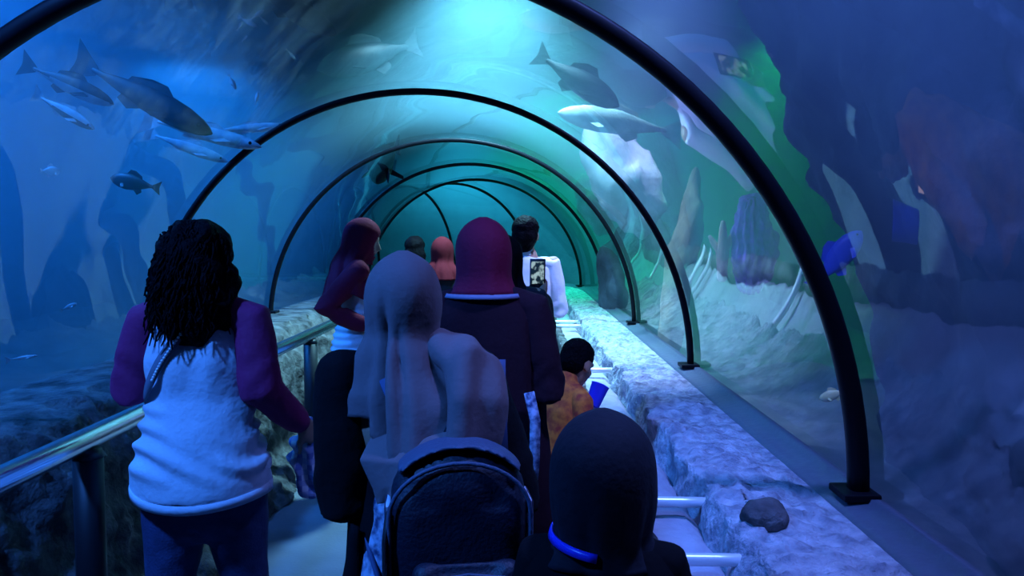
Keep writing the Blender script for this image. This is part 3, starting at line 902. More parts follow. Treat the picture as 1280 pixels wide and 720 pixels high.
# loose ends of the scarf: a fold thrown back over the right shoulder and a tail lying on the bag
def sheet(name, rows, m, root, waves, thick=0.008, nu=26):
    """rows of (left point, right point, sag towards the viewer) from top to bottom"""
    V, F = [], []
    rr = []
    for a, b in zip(rows[:-1], rows[1:]):
        for i in range(10):
            t = i / 10; e = lambda k: lerp(Vector(a[k]), Vector(b[k]), t)
            rr.append((e(0), e(1), lerp(a[2], b[2], t)))
    rr.append((Vector(rows[-1][0]), Vector(rows[-1][1]), rows[-1][2]))
    for j, (l, r, sg_) in enumerate(rr):
        for i in range(nu + 1):
            u = i / nu
            p = lerp(l, r, u)
            w_ = sum(a * math.sin(k * u * 6.283 + ph + tw * j / len(rr)) for a, k, ph, tw in waves)
            p = p + V3(0, -1, 0) * (sg_ * math.sin(math.pi * u) + w_ + 0.006 * fbm(p, 8, 2, 3)) + V3(0, 0, 0.4 * w_)
            V.append(p)
    for j in range(len(rr) - 1):
        for i in range(nu):
            F.append((j * (nu + 1) + i, j * (nu + 1) + i + 1, (j + 1) * (nu + 1) + i + 1, (j + 1) * (nu + 1) + i))
    o = build(name, V, F, m, root)
    md = o.modifiers.new('thickness', 'SOLIDIFY'); md.thickness = thick; md.offset = 0
    ms = o.modifiers.new('soft', 'SUBSURF'); ms.levels = 1; ms.render_levels = 1
    return o
fuse('scarf_end', [tube([(-0.03, 0.04, 1.22), (0.05, -0.02, 1.245), (0.10, -0.085, 1.215), (0.115, -0.13, 1.14), (0.11, -0.15, 1.06), (0.10, -0.155, 1.00)], [(0.04, 0.04), (0.062, 0.05), (0.082, 0.058), (0.088, 0.052), (0.080, 0.042), (0.06, 0.025)], 20)], 0.009, M_grey_h, g, 5, lambda c, n: 0.007 * math.sin(c.x * 62 - c.z * 14 + 2 * nz(c, 4)) + 0.006 * fbm(c, 6, 2))
sheet('scarf_tail', [((-0.09, -0.06, 1.08), (0.14, -0.08, 1.12), 0.03), ((-0.115, -0.125, 1.06), (0.155, -0.145, 1.095), 0.05), ((-0.13, -0.165, 1.03), (0.15, -0.18, 1.06), 0.055), ((-0.10, -0.18, 0.975), (0.05, -0.20, 1.03), 0.04), ((-0.09, -0.19, 0.945), (-0.03, -0.21, 0.975), 0.01)], M_grey_h, g, [(0.007, 1.3, 2.0, 1.2), (0.003, 3.1, 0.3, -1.5)])

# backpack on her back
bp = empty('backpack', (-0.125, 1.60, 0.62), R_(8), 'dark navy backpack with grey blue top worn by the person in the grey hijab', 'backpack')
def rbox(c, sx, sy, sz, r=0.04):
    P = []
    for x in (-1, 1):
        for y in (-1, 1):
            P.append(tube([Vector(c) + V3(x * (sx / 2 - r), y * (sy / 2 - min(r, sy / 2.01)), -sz / 2 + r), Vector(c) + V3(x * (sx / 2 - r), y * (sy / 2 - min(r, sy / 2.01)), sz / 2 - r)], [min(r, sy / 2)] * 2, 12))
    P.append(box(c, (sx - 2 * r, sy, sz - 2 * r))); P.append(box(c, (sx, sy - 2 * r if sy > 2 * r else sy * .4, sz - 2 * r))); P.append(box(c, (sx - 2 * r, max(0.01, sy - 2 * r), sz)))
    return P
main = fuse('main_bag', [ellip((0, 0, 0.36), (0.142, 0.075, 0.10))] + rbox((0, 0, 0.19), 0.28, 0.14, 0.40, 0.05), 0.010, M_pack, bp, 5, lambda c, n: 0.004 * fbm(c, 9, 2))
ar = [(-0.142 * math.cos(R_(a_)), 0.0, 0.355 + 0.107 * math.sin(R_(a_))) for a_ in range(35, 150, 8)]
fuse('top_flap', [tube(ar, [(0.050, 0.008)] * len(ar), 12, side=(0, 1, 0))], 0.007, M_packtop, bp, 2)
pk = fuse('front_pocket', rbox((0.01, -0.085, 0.13), 0.22, 0.06, 0.24, 0.028), 0.009, M_pack, bp, 4)
V, F = tube([(-0.095 + 0.01, -0.112, 0.22), (0.01, -0.118, 0.235), (0.105, -0.112, 0.22)], [0.0035] * 3, 8)
build('zip', V, F, M_packtop, pk)
pp = [(-0.138, -0.052, 0.05), (-0.140, -0.055, 0.20)] + [(-0.140 * math.cos(R_(a_)), -0.060, 0.33 + 0.105 * math.sin(R_(a_))) for a_ in range(0, 181, 12)] + [(0.140, -0.055, 0.20), (0.138, -0.052, 0.05)]
V, F = tube(pp, [0.0045] * len(pp), 8)
build('piping', V, F, M_packtop, main)
v, f = box((-0.142, 0.005, 0.20), (0.014, 0.095, 0.30)); bevel(build('side_panel', v, f, M_sidepat, bp), 0.005)
v, f = box((0.142, 0.005, 0.20), (0.014, 0.095, 0.30)); bevel(build('side_panel', v, f, M_sidepat, bp), 0.005)
for sg in (-1, 1):
    pts = [((sg * 0.085, 0.065, 0.42), (0, -0.6, 1)), ((sg * 0.105 - 0.02, 0.11, 0.545), (0, -0.9, 0.6)), ((sg * 0.125 - 0.03, 0.19, 0.595), (0, 0, 1)), ((sg * 0.13 - 0.04, 0.29, 0.55), (0, 1, 0.4)), ((sg * 0.145 - 0.04, 0.325, 0.42), (0, 1, 0)), ((sg * 0.18 - 0.03, 0.26, 0.28), (sg, 0.6, 0)), ((sg * 0.175 - 0.015, 0.16, 0.18), (sg, 0, 0)), ((sg * 0.15, 0.06, 0.08), (sg, -0.4, 0))]
    strap('shoulder_strap', pts, 0.05, 0.010, M_strapblue, bp)
strap('top_handle', [((-0.03, 0.06, 0.44), (0, 1, 0)), ((-0.02, 0.06, 0.48), (0, 0.3, 1)), ((0.02, 0.06, 0.48), (0, 0.3, 1)), ((0.03, 0.06, 0.44), (0, 1, 0))], 0.02, 0.006, M_pack, bp)
strap('side_strap', [((-0.143, -0.04, 0.34), (-1, -0.2, 0)), ((-0.150, -0.055, 0.28), (-1, -0.2, 0)), ((-0.15, -0.06, 0.14), (-1, -0.2, 0)), ((-0.14, -0.065, 0.0), (-1, -0.2, 0))], 0.025, 0.004, M_black, bp)

# ---- woman in the maroon hijab and long dark robe
g = empty('person', (-0.125, 2.72, 0), R_(0), 'person in a smooth maroon hijab and wide dark maroon robe in the middle', 'person')
B = Body(1.545, {-1: ((-0.215, -0.02, 0.98), (-0.12, 0.20, 1.0)), 1: ((0.215, -0.02, 0.98), (0.12, 0.2, 1.0))}, wide=1.06, step=0.04)
B.body('body', g, M_skin, 0.010)
B.shoes(g, M_sole)
cloth_loft('robe', [(V3(0, 0, 1.345), 0.06, 0.05, 0.0), (V3(0, -0.004, 1.32), 0.105, 0.082, 0.001), (V3(0, -0.005, 1.285), 0.145, 0.098, 0.001), (V3(0, -0.005, 1.23), 0.182, 0.11, 0.002), (V3(0, -0.005, 1.10), 0.195, 0.125, 0.005), (V3(0, 0, 0.9), 0.205, 0.14, 0.008), (V3(0, 0, 0.6), 0.225, 0.17, 0.014), (V3(0, 0, 0.06), 0.26, 0.22, 0.022)], M_maroon_d, g, 80, FOLD, seed=6)
for sg in (-1, 1):
    B.sleeve(sg, g, M_maroon_d, 0.068, 0.07, 0.055, 0.97, start=(sg * 0.09, -0.01, 1.275), foldamp=0.008)
hj = [(0, -0.010, 1.338, 0.094, 0.098, 0.003), (0, -0.012, 1.318, 0.104, 0.099, 0.004), (0, -0.012, 1.302, 0.116, 0.102, 0.005)]
hijab(B, g, M_maroon_h, hj, S([(0.006, 5, 1.0, 0.5), (0.005, 9, 0.3, 0)]), k=1.10, seed=7.0, nza=0.005)
M_trim = mat('pale_lilac_piping', (0.22, 0.20, 0.30), 0.7)
tr = [(V3(0.130 * math.cos(t), 0.108 * math.sin(t) - 0.012, 1.300), V3(math.cos(t), math.sin(t), 0.7)) for t in [R_(180 + 8 * i) for i in range(0, 23)]]
strap('collar_trim', tr, 0.016, 0.006, M_trim, g)
o = strap('bag_strap', [((0.155, -0.135, 0.99), (0.3, -1, 0)), ((0.175, -0.15, 0.90), (0.3, -1, 0)), ((0.172, -0.16, 0.76), (0.3, -1, 0)), ((0.16, -0.165, 0.64), (0.3, -1, 0))], 0.035, 0.006, M_tunic, g)
o['label'] = 'pale blue strap hanging at her right hip'

# ---- woman in profile at the handrail
g = empty('person', (-0.955, 4.62, 0), R_(-72), 'person in profile by the handrail, maroon hijab and shawl over a white top and jeans', 'person')
B = Body(1.60, {-1: ((-0.20, 0.0, 1.02), (-0.10, 0.20, 1.02)), 1: ((0.20, -0.19, 1.10), (0.17, 0.02, 1.0))}, wide=0.98, step=0.05, head_pitch=R_(14), head_yaw=R_(-8))
B.body('body', g, M_skin, 0.010)
B.trousers(g, M_jeans, 0.012, 1.0)
B.shoes(g, M_sole)
def shirt2(c, n): return 0.006 * math.sin(c.z * 150 + 4 * nz(c, 6)) * smooth01((1.15 - c.z) / 0.1) + 0.005 * fbm(c, 9, 2)
fuse('shirt', [tube([V3(0, 0, 1.34), V3(0, 0, 1.28), V3(0, 0, 1.15), V3(0, 0, 1.0), V3(0, 0, 0.86), V3(0, 0, 0.82)], [(0.06, 0.05), (0.14, 0.085), (0.155, 0.112), (0.14, 0.105), (0.185, 0.142), (0.19, 0.145)], 24, side=(1, 0, 0))], 0.010, M_white, g, 2, shirt2)
for sg in (-1, 1):
    B.sleeve(sg, g, M_maroon_h, 0.066, 0.064, 0.048, 0.95)
hj = [(0, -0.012, 1.37, 0.092, 0.096, 0.006), (0, -0.018, 1.325, 0.15, 0.115, 0.010), (0, -0.022, 1.26, 0.20, 0.135, 0.014), (0, -0.028, 1.16, 0.215, 0.15, 0.016)]
hijab(B, g, M_maroon_h, hj, FOLD, k=1.03, seed=9.0, front_cut=R_(58), rag=0.03)

# ---- man in the white shirt
g = empty('person', (0.035, 5.05, 0), R_(-6), 'person with short black hair in a white collared shirt, furthest forward at right', 'person')
B = Body(1.63, {-1: ((-0.215, 0.0, 1.02), (-0.14, 0.2, 1.05)), 1: ((0.215, 0.0, 1.02), (0.15, 0.2, 1.05))}, wide=1.08, step=0.06)
B.body('body', g, M_skin, 0.011)
M_trous = mat('dark_trousers', (0.02, 0.02, 0.03), 0.85)
B.trousers(g, M_trous, 0.018, 1.05)
B.shoes(g, M_sole)
fuse('shirt', [tube([V3(0, 0, 1.385), V3(0, 0, 1.35), V3(0, 0, 1.30), V3(0, 0, 1.17), V3(0, 0, 1.0), V3(0, 0, 0.82)], [(0.062, 0.058), (0.118, 0.085), (0.168, 0.10), (0.178, 0.122), (0.168, 0.122), (0.18, 0.135)], 24, side=(1, 0, 0))], 0.011, M_whiteshirt, g, 2, lambda c, n: 0.006 * math.sin(c.x * 50 + 20 * c.z + 4 * nz(c, 5)) * (0.5 + nz(c, 6)) + 0.005 * fbm(c, 8, 2))
V, F = tube([V3(0, -0.004, 1.375), V3(0, 0.0, 1.41)], [(0.066, 0.063), (0.058, 0.056)], 24, side=(1, 0, 0), caps=False)
build('collar', V, F, M_whiteshirt, g)
for sg in (-1, 1):
    B.sleeve(sg, g, M_whiteshirt, 0.056, 0.056, 0.048, 0.9, start=(sg * 0.085, -0.01, 1.325))
hz = B.hc()
fuse('hair', [ellip((0, -0.012, hz + 0.034), (0.088, 0.100, 0.082)), ellip((0, -0.038, hz - 0.015), (0.084, 0.076, 0.085)), ellip((0, -0.05, hz - 0.07), (0.055, 0.04, 0.05))], 0.010, M_hair, g, 2, lambda c, n: 0.005 * fbm(c, 40, 2))

# ---- woman behind the maroon hijab, holding up a phone
g = empty('person', (-0.075, 3.62, 0), R_(-4), 'person in a black hijab half hidden behind the maroon hijab, raising a phone', 'person')
B = Body(1.50, {-1: ((-0.20, 0.0, 0.95), (-0.1, 0.2, 0.98)), 1: ((0.185, 0.12, 1.03), (0.165, 0.325, 1.205))}, wide=1.0, step=0.04, head_yaw=R_(-8), curl=0.30, palms={1: V3(-0.5, -0.6, 0.4)})
B.body('body', g, M_skin2, 0.0085)
B.shoes(g, M_sole)
cloth_loft('robe', [(V3(0, 0, 1.27), 0.055, 0.05, 0.0), (V3(0, -0.004, 1.24), 0.11, 0.072, 0.001), (V3(0, -0.005, 1.19), 0.16, 0.095, 0.002), (V3(0, 0, 1.0), 0.172, 0.12, 0.006), (V3(0, 0, 0.6), 0.20, 0.15, 0.012), (V3(0, 0, 0.06), 0.24, 0.2, 0.02)], M_navycloth, g, 64, FOLD, seed=11)
for sg in (-1, 1):
    B.sleeve(sg, g, M_navycloth, 0.058, 0.056, 0.045, 0.88, start=(sg * 0.08, -0.01, 1.235))
hj = [(0, -0.012, 1.285, 0.088, 0.092, 0.005), (0, -0.018, 1.23, 0.13, 0.105, 0.008), (0, -0.02, 1.17, 0.17, 0.12, 0.012)]
hijab(B, g, M_blackcloth, hj, FOLD, k=1.02, seed=12.0)
M_screen = mat('phone_screen', (0.02, 0.02, 0.02), 0.2)
nt = M_screen.node_tree
tc = nt.nodes.new('ShaderNodeTexCoord'); n = nt.nodes.new('ShaderNodeTexNoise'); n.inputs['Scale'].default_value = 34; n.inputs['Detail'].default_value = 2
r = nt.nodes.new('ShaderNodeValToRGB'); r.color_ramp.elements[0].position = 0.46; r.color_ramp.elements[1].position = 0.58
r.color_ramp.elements[0].color = (0.01, 0.03, 0.05, 1); r.color_ramp.elements[1].color = (0.55, 0.8, 0.85, 1)
nt.links.new(tc.outputs['Object'], n.inputs[0]); nt.links.new(n.outputs[0], r.inputs[0])
b_ = nt.nodes['Principled BSDF']; nt.links.new(r.outputs[0], b_.inputs['Emission Color']); b_.inputs['Emission Strength'].default_value = 0.7
def phone(loc, rx, rz, label, sc=1.0, scr=M_screen):
    ph = empty('phone', loc, rz, label, 'phone')
    ph.rotation_euler = (rx, 0, rz)
    v, f = box((0, 0, 0), (0.078 * sc, 0.009, 0.145 * sc)); bevel(build('phone_case', v, f, M_black, ph), 0.003)
    v, f = box((0, -0.0052, 0.002), (0.064 * sc, 0.0012, 0.112 * sc)); build('screen', v, f, scr, ph, False)
    v, f = box((0.0, -0.0052, -0.064 * sc), (0.018 * sc, 0.0012, 0.006 * sc)); build('home_button', v, f, M_steel, ph, False)
    v, f = box((0.022 * sc, 0.0052, 0.055 * sc), (0.018 * sc, 0.0016, 0.018 * sc)); build('camera_lens', v, f, M_steel, ph, False)
    return ph
phone((0.088, 3.985, 1.315), R_(-8), R_(-6), 'dark phone held up with a lit picture on its screen')

# ---- child in the dark hood, closest at the bottom right
g = empty('person', (0.158, 1.50, 0), R_(-8), 'small person in a dark navy hood with a bright blue neck band, nearest the channel', 'person')
B = Body(1.135, {-1: ((-0.14, 0.0, 0.70), (-0.07, 0.15, 0.74)), 1: ((0.15, 0.0, 0.70), (0.09, 0.15, 0.74))}, wide=1.0, child=True, step=0.03)
B.body('body', g, M_skin, 0.008)
B.shoes(g, M_sole)
cloth_loft('robe', [(V3(0, 0, 0.935), 0.06, 0.055, 0.0), (V3(0, -0.004, 0.915), 0.11, 0.075, 0.001), (V3(0, -0.005, 0.875), 0.160, 0.10, 0.002), (V3(0, 0, 0.72), 0.148, 0.12, 0.004), (V3(0, 0, 0.45), 0.136, 0.13, 0.005), (V3(0, 0, 0.05), 0.138, 0.14, 0.006)], M_blackcloth, g, 72, FOLD, seed=14)
for sg in (-1, 1):
    B.sleeve(sg, g, M_blackcloth, 0.056, 0.052, 0.042, 0.95, start=(sg * 0.065, -0.01, 0.885))
hj = [(0, -0.008, 0.945, 0.082, 0.09, 0.003), (0, -0.008, 0.915, 0.092, 0.092, 0.004), (0, -0.008, 0.89, 0.115, 0.10, 0.005)]
hijab(B, g, M_navycloth, hj, FOLD, k=1.30, seed=15.0, nza=0.004)
tr = [(V3(0.098 * math.cos(t), 0.102 * math.sin(t) - 0.010, 0.925 - 0.012 * math.cos(t)), V3(math.cos(t), math.sin(t), 0.3)) for t in [R_(150 + 9 * i) for i in range(0, 14)]]
o = strap('neck_band', tr, 0.016, 0.006, M_bluesatin, g); o['label'] = 'bright blue satin band around the neck'

# ---- boy leaning over the channel
g = empty('person', (0.125, 3.15, 0), R_(-50), 'small boy in an orange print shirt bending his head over the channel', 'person')
B = Body(1.10, {-1: ((-0.13, 0.10, 0.70), (-0.05, 0.15, 0.78)), 1: ((0.14, 0.04, 0.69), (0.035, 0.12, 0.78))}, lean=0.22, child=True, head_pitch=R_(28), head_yaw=R_(8), step=0.03, curl=0.4, palms={1: V3(-0.3, 0.2, 0.9), -1: V3(0.3, 0.2, 0.9)})
B.body('body', g, M_skin2, 0.007)
B.trousers(g, M_trous, 0.014, 1.05)
B.shoes(g, M_sole)
fuse('shirt', [tube([B.W(0, 0, z) for z in (0.93, 0.895, 0.80, 0.68, 0.54)], [(0.05, 0.045), (0.105, 0.07), (0.122, 0.09), (0.118, 0.09), (0.13, 0.10)], 24, side=(1, 0, 0))], 0.009, M_orange, g, 2, lambda c, n: 0.004 * fbm(c, 10, 2))
for sg in (-1, 1):
    B.sleeve(sg, g, M_orange, 0.046, 0.043, 0.036, 0.55 if sg > 0 else 0.8, start=B.W(sg * 0.06, 0, 0.89))
k = B.H * B.hk
P = [ellip(B.head(V3(0, -0.012, 0.024) * k), V3(0.050, 0.058, 0.050) * k, Matrix.Rotation(B.hy, 3, 'Z') @ Matrix.Rotation(-B.hp, 3, 'X')), ellip(B.head(V3(0, -0.028, -0.004) * k), V3(0.046, 0.040, 0.046) * k, Matrix.Rotation(B.hy, 3, 'Z') @ Matrix.Rotation(-B.hp, 3, 'X'))]
fuse('hair', P, 0.008, M_hair, g, 2, lambda c, n: 0.003 * fbm(c, 50, 2))
ph = phone((0.225, 3.225, 0.80), R_(-40), R_(-30), 'white phone in the hands of the boy in orange, its glow added to light him', 0.85, mat('added_screen_glow', (0.5, 0.5, 0.5), emit=(1.0, 0.72, 0.5), emit_s=1.5))  # warm screen glow added to brighten the boy and his orange shirt
cup = empty('cup', (0.300, 3.30, 0.79), 0, 'bright blue plastic cup held in front of the boy in orange', 'cup')
V, F = [], []
prof = [(0.028, 0), (0.030, 0.004), (0.038, 0.095), (0.040, 0.098), (0.036, 0.096), (0.028, 0.008), (0.001, 0.007)]
for z_ in prof:
    for i in range(24):
        a = 2 * math.pi * i / 24; V.append(V3(z_[0] * math.cos(a), z_[0] * math.sin(a), z_[1]))
for j in range(len(prof) - 1):
    for i in range(24): F.append((j * 24 + i, j * 24 + (i + 1) % 24, (j + 1) * 24 + (i + 1) % 24, (j + 1) * 24 + i))
F.append(tuple(range(24))[::-1])
build('cup_wall', V, F, M_bluesatin, cup)
cup.rotation_euler = (R_(-20), R_(25), 0)

# ---- two people further along
g = empty('person', (-0.935, 7.1, 0), R_(5), 'person with dark loose hair far along the tunnel beside the red hijab', 'person')
B = Body(1.50, {-1: ((-0.2, 0, 0.95), (-0.12, 0.2, 1.0)), 1: ((0.2, 0, 0.95), (0.12, 0.2, 1.0))})
B.body('body', g, M_skin, 0.014)
B.trousers(g, M_trous); B.shoes(g, M_sole)
fuse('shirt', [tube([V3(0, 0, 1.26), V3(0, 0, 1.2), V3(0, 0, 1.05), V3(0, 0, 0.75)], [(0.06, 0.05), (0.14, 0.09), (0.15, 0.11), (0.165, 0.13)], 20, side=(1, 0, 0))], 0.014, M_navycloth, g, 2)
for sg in (-1, 1): B.sleeve(sg, g, M_navycloth, voxel=0.014)
hz = B.hc()
fuse('hair', [ellip((0, -0.01, hz + 0.024), (0.092, 0.105, 0.085)), ellip((0, -0.05, hz - 0.08), (0.105, 0.07, 0.12))], 0.012, M_hair, g, 2, lambda c, n: 0.006 * fbm(c, 25, 2))
g = empty('person', (-0.63, 6.45, 0), R_(-15), 'person in a bright red hijab far along the tunnel, left of the maroon hijab', 'person')
B = Body(1.48, {-1: ((-0.2, 0, 0.95), (-0.12, 0.2, 1.0)), 1: ((0.2, 0, 0.95), (0.12, 0.2, 1.0))})
B.body('body', g, M_skin, 0.014)
B.shoes(g, M_sole)
cloth_loft('robe', [(V3(0, 0, 1.25), 0.055, 0.05, 0.0), (V3(0, 0, 1.22), 0.11, 0.072, 0.001), (V3(0, 0, 1.17), 0.16, 0.095, 0.002), (V3(0, 0, 0.6), 0.20, 0.15, 0.012), (V3(0, 0, 0.06), 0.24, 0.2, 0.02)], M_navycloth, g, 56, FOLD, seed=18)
for sg in (-1, 1): B.sleeve(sg, g, M_navycloth, 0.055, voxel=0.014)
hj = [(0, -0.012, 1.27, 0.10, 0.098, 0.006), (0, -0.018, 1.22, 0.14, 0.115, 0.010), (0, -0.02, 1.15, 0.17, 0.125, 0.014)]
hijab(B, g, M_red_h, hj, FOLD, k=1.08, seed=19.0)

# rounded dark stone on the ledge
st = fuse('stone', [ellip((0, 0, 0.015), (0.065, 0.055, 0.045)), ellip((0.02, 0.02, 0.03), (0.04, 0.04, 0.03))], 0.009, M_wallrock, None, 2, lambda c, n: 0.008 * fbm(c, 16, 3))
st.location = (0.63, 2.02, 0.765); tag(st, 'dark rounded stone on the pale ledge beside the nearest bar', 'stone')

# ------------------------------------------------------------------ fish and rocks in the tank
M_fishdark = mat('dark_fish_skin', (0.012, 0.02, 0.03), 0.5, noise_scale=14, col2=(0.015, 0.02, 0.03))
M_fishsil = mat('silver_fish_skin', (0.85, 0.88, 0.88), 0.35, noise_scale=14, col2=(0.45, 0.50, 0.54))
M_fishpale = mat('pale_fish_skin', (0.75, 0.74, 0.74), 0.5, noise_scale=10, col2=(0.5, 0.5, 0.52))
M_fishyel = mat('yellow_fish_skin', (0.85, 0.75, 0.25), 0.45)
M_bluereflection = mat('blue_reflection', (0.04, 0.10, 0.75), 0.45)
M_eye = mat('fish_eye', (0.01, 0.01, 0.01), 0.15)
def fish(loc, L, yaw, pitch, label, top, belly=None, hr=0.26, wr=0.13, group=None, roll=0.0, tail=1.0, simple=False):
    """swims along its own +x; built about its middle"""
    root = empty('fish', loc, 0, label, 'fish', group)
    root.rotation_euler = (roll, -pitch, yaw)
    pf = [(-0.50, 0.18), (-0.42, 0.24), (-0.28, 0.52), (-0.08, 0.9), (0.12, 1.0), (0.28, 0.88), (0.40, 0.62), (0.47, 0.34), (0.50, 0.12)]
    pts = [V3(x * L, 0.03 * L * math.sin(3 * x + L), 0) for x, r in pf]
    V, F = tube(pts, [(wr * L * 0.5 * (r ** 0.9), hr * L * 0.5 * r) for x, r in pf], 16, side=(0, 1, 0))
    b = build('body', V, F, top, root)
    if belly is not None:
        b.data.materials.append(belly)
        for pl in b.data.polygons:
            if pl.center.z < -0.04 * hr * L: pl.material_index = 1
    def fin(nm, poly, th=0.006, off=(0, 0, 0), m=top, rx=0):
        n = len(poly)
        V = [V3(x * L, y * L, z * L) for x, y, z in poly]
        o = build(nm, V, [tuple(range(n))], m, root, False)
        md = o.modifiers.new('thickness', 'SOLIDIFY'); md.thickness = th * L + 0.001; md.offset = 0
    y0 = 0.03 * math.sin(-1.5 + L)
    fin('tail_fin', [(-0.47, y0, 0.03), (-0.56, y0, 0.08 * tail), (-0.68, y0 - .02, 0.16 * tail), (-0.64, y0 - .02, 0.02), (-0.64, y0 - .02, -0.02), (-0.67, y0 - .02, -0.15 * tail), (-0.56, y0, -0.08 * tail), (-0.47, y0, -0.03)])
    if simple: return root
    h = hr * 0.5
    fin('dorsal_fin', [(0.14, 0.01, h * 0.94), (0.06, 0.01, h * 1.5), (-0.06, 0, h * 1.45), (-0.22, 0, h * 0.95), (-0.24, 0, h * 0.52), (-0.05, 0, h * 0.8)])
    fin('anal_fin', [(-0.06, 0, -h * 0.85), (-0.16, 0, -h * 1.35), (-0.26, 0, -h * 0.95), (-0.24, 0, -h * 0.5)])
    for sg in (-1, 1):
        fin('pectoral_fin', [(0.24, sg * wr * 0.42, -h * 0.3), (0.12, sg * wr * 1.0, -h * 0.75), (0.06, sg * wr * 0.95, -h * 0.65), (0.17, sg * wr * 0.42, -h * 0.1)])
        V, F = ellip((0.415 * L, sg * wr * 0.27 * L, h * 0.18 * L), (0.016 * L,) * 3, None, 10, 6)
        build('eye', V, F, M_eye, root)
    return root

fish(at(190, 127, 4.1), 0.70, R_(-8), R_(-28), 'long dark fish slanting down in the upper left water', M_fishdark, M_fishdark, 0.20, 0.13)
fish(at(262, 168, 4.35), 0.58, R_(-6), R_(-14), 'silver fish with a glinting belly below the long dark fish', M_fishsil, M_fishsil, 0.15, 0.11)
fish(at(240, 186, 4.6), 0.42, R_(2), R_(-20), 'silver fish lowest of the three glinting ones beside the second rib', M_fishsil, M_fishsil, 0.16, 0.10)
fish(at(315, 160, 4.9), 0.40, R_(10), R_(6), 'silver fish just behind the second rib at upper left', M_fishsil, M_fishsil, 0.14, 0.1)
fish(at(92, 108, 3.9), 0.42, R_(-5), R_(-24), 'dark fish with a pale stripe, upper one at the far left', M_fishdark, M_fishsil, 0.22, 0.12)
fish(at(85, 142, 3.9), 0.30, R_(-8), R_(-30), 'slim silver fish, lower one at the far left', M_fishsil, M_fishdark, 0.2, 0.12)
fish(at(165, 228, 4.2), 0.24, R_(170), R_(12), 'small dark fish above the curly haired person', M_fishdark, None, 0.36, 0.18)
fish(at(64, 214, 4.6), 0.10, R_(60), 0, 'tiny pale round fish in the dim water at far left', M_fishpale, None, 0.6, 0.3)
fish(at(87, 383, 4.0), 0.07, R_(20), R_(25), 'tiny pale fish low in the left water', M_fishpale, None, 0.3, 0.18)
fish(at(30, 447, 3.6), 0.12, R_(5), R_(8), 'thin pale fish near the bottom of the left water', M_fishpale, None, 0.14, 0.1)
fish(at(291, 104, 4.6), 0.08, R_(0), R_(-65), 'tiny pale fish pointing down above the second rib', M_fishpale, None, 0.34, 0.2)
fish(at(321, 122, 4.8), 0.07, R_(0), R_(80), 'tiny pale fish pointing up above the second rib', M_fishpale, None, 0.34, 0.2)
for i, (px, py, L, pt) in enumerate(((311, 28, 0.11, -28), (322, 18, 0.10, 40), (300, 32, 0.06, 60), (330, 26, 0.07, -40), (306, 48, 0.05, 50), (364, 68, 0.08, -35))):
    fish(at(px, py, 5.0 + 0.1 * i), L, R_(10 * i), R_(pt), 'tiny silvery fish in the shoal at top, ' + ('largest and in the middle', 'topmost and tilted up', 'leftmost', 'rightmost', 'lowest of the close five', 'apart from the rest at lower right')[i], M_fishpale, None, 0.28, 0.16, 'shoal near the surface', simple=True)
fish(at(372, 14, 5.3), 0.55, R_(15), R_(-28), 'dark fish near the surface right of the small shoal', M_fishdark, M_fishdark, 0.28, 0.16)
fish(at(455, 72, 6.3), 0.80, R_(215), R_(-20), 'large dark fish above the top of the second rib', M_fishdark, M_fishdark, 0.30, 0.2)
fish(at(728, 104, 5.8), 0.62, R_(-20), R_(-34), 'dark fish right of the bright glow near the surface', M_fishdark, M_fishdark, 0.30, 0.2)
fish(at(480, 203, 7.9), 0.80, R_(112), R_(-12), 'black fish nosing down over the tunnel beyond the third rib', M_rib, M_rib, 0.46, 0.26, tail=0.8)
fish(at(765, 152, 6.0), 0.80, R_(175), R_(10), 'white fish with a pointed snout above the pale rock', M_fishpale, M_fishpale, 0.24, 0.14)
fish(at(1040, 494, 2.75), 0.085, R_(165), R_(-20), 'small yellow fish behind the right glass near the nearest rib', M_fishyel, None, 0.45, 0.2)
fish(at(1050, 320, 3.3), 0.26, R_(-6), R_(50), 'bright blue fish made up for a blue reflection in the right glass beside the nearest rib', M_bluereflection, None, 0.40, 0.18)  # fish shape added in place of a blue reflection in the glass

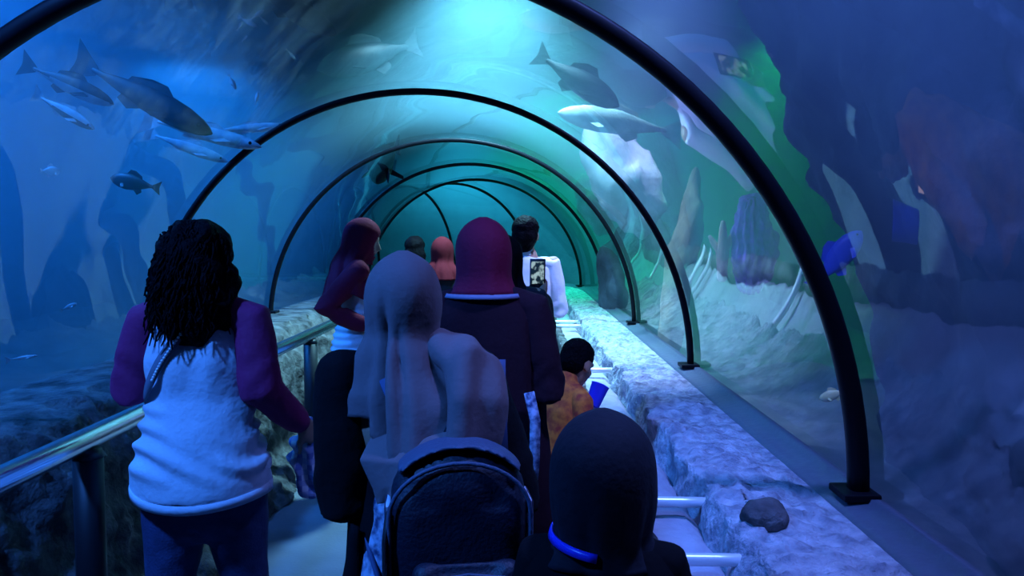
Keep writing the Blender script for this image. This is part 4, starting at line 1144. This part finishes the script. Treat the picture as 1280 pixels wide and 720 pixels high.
def boulder(px, py, Y, r, m, label, amp=0.25, sc=2.2, rot=None, seed=0, name='rock'):
    V, F = ellip((0, 0, 0), r, rot, 40, 26)
    V = [v * (1 + amp * fbm(v, sc / max(r) * 0.5, 5, seed) - 0.10 * abs(fbm(v, sc * 2 / max(r) * 0.5, 3, seed + 5))) for v in V]
    o = build(name, V, F, m); o.location = at(px, py, Y)
    return tag(o, label, 'rock')
RY = lambda d: Matrix.Rotation(R_(d), 3, 'Y')
boulder(778, 222, 7.4, (0.30, 0.4, 0.52), M_palerock, 'big pale rock seen through the upper right glass', 0.45, 2.6, RY(-22), 1)
boulder(746, 258, 9.3, (0.19, 0.3, 0.34), M_palerock, 'smaller pale rock below and left of the big pale rock', 0.4, 2.4, RY(-20), 4)
boulder(850, 345, 6.5, (0.12, 0.2, 0.78), M_brownrock, 'tall brown rock right of the big pale rock', 0.45, 2.4, RY(8), 7)
boulder(1062, 195, 4.35, (0.14, 0.14, 0.40), M_brownrock, 'brown rock clump on the dark rock mass', 0.4, 2.6, RY(-14), 9)
boulder(800, 352, 8.3, (0.42, 0.45, 0.66), M_tankrock, 'grey rock standing on the bed under the pale rocks', 0.35, 2.4, None, 12)

# purple sponge made up for a reflection in the right glass, and pink coral
M_purple = mat('purple_reflection', (0.38, 0.10, 0.80), 0.8, noise_scale=20, col2=(0.16, 0.04, 0.45), bump=0.6, bump_scale=25)
M_pink = mat('pink_coral', (0.65, 0.38, 0.36), 0.8, bump=0.4, bump_scale=40)
sp_ = empty('reflection_sponge', at(938, 335, 5.6), 0, 'purple barrel sponge made up for a purple reflection in the right glass, beside the nearest rib', 'reflection_sponge')
fuse('barrel', [tube([(0, 0, -0.10), (0, 0, 0.06), (0.01, 0, 0.25), (0.0, 0, 0.42)], [0.08, 0.12, 0.13, 0.09], 20), tube([(0.11, 0, -0.05), (0.13, 0, 0.12), (0.14, 0, 0.2)], [0.05, 0.07, 0.05], 14)], 0.016, M_purple, sp_, 1, lambda c, n: 0.018 * math.sin(14 * math.atan2(c.y, c.x) + 2 * nz(c, 6)) + 0.02 * fbm(c, 10, 2))
V, F = tube([(0, 0, 0.40), (0, 0, 0.435)], [0.075, 0.07], 18); build('mouth', V, F, M_dark, sp_)
co_ = empty('coral', at(903, 325, 5.6), 0, 'pink branching coral left of the purple sponge', 'coral')
for i, (dx, dz, r) in enumerate(((0.0, 0.26, 0.035), (0.07, 0.2, 0.03), (-0.06, 0.16, 0.028), (0.03, 0.14, 0.025))):
    V, F = tube([(0, 0, -0.12), (dx * 0.3, 0.01 * i, dz * 0.4), (dx, 0.02 * i, dz * 0.8), (dx * 1.3, 0.02 * i, dz)], [r * 1.1, r, r * 0.8, r * 0.5], 10)
    build('branch', V, F, M_pink, co_)
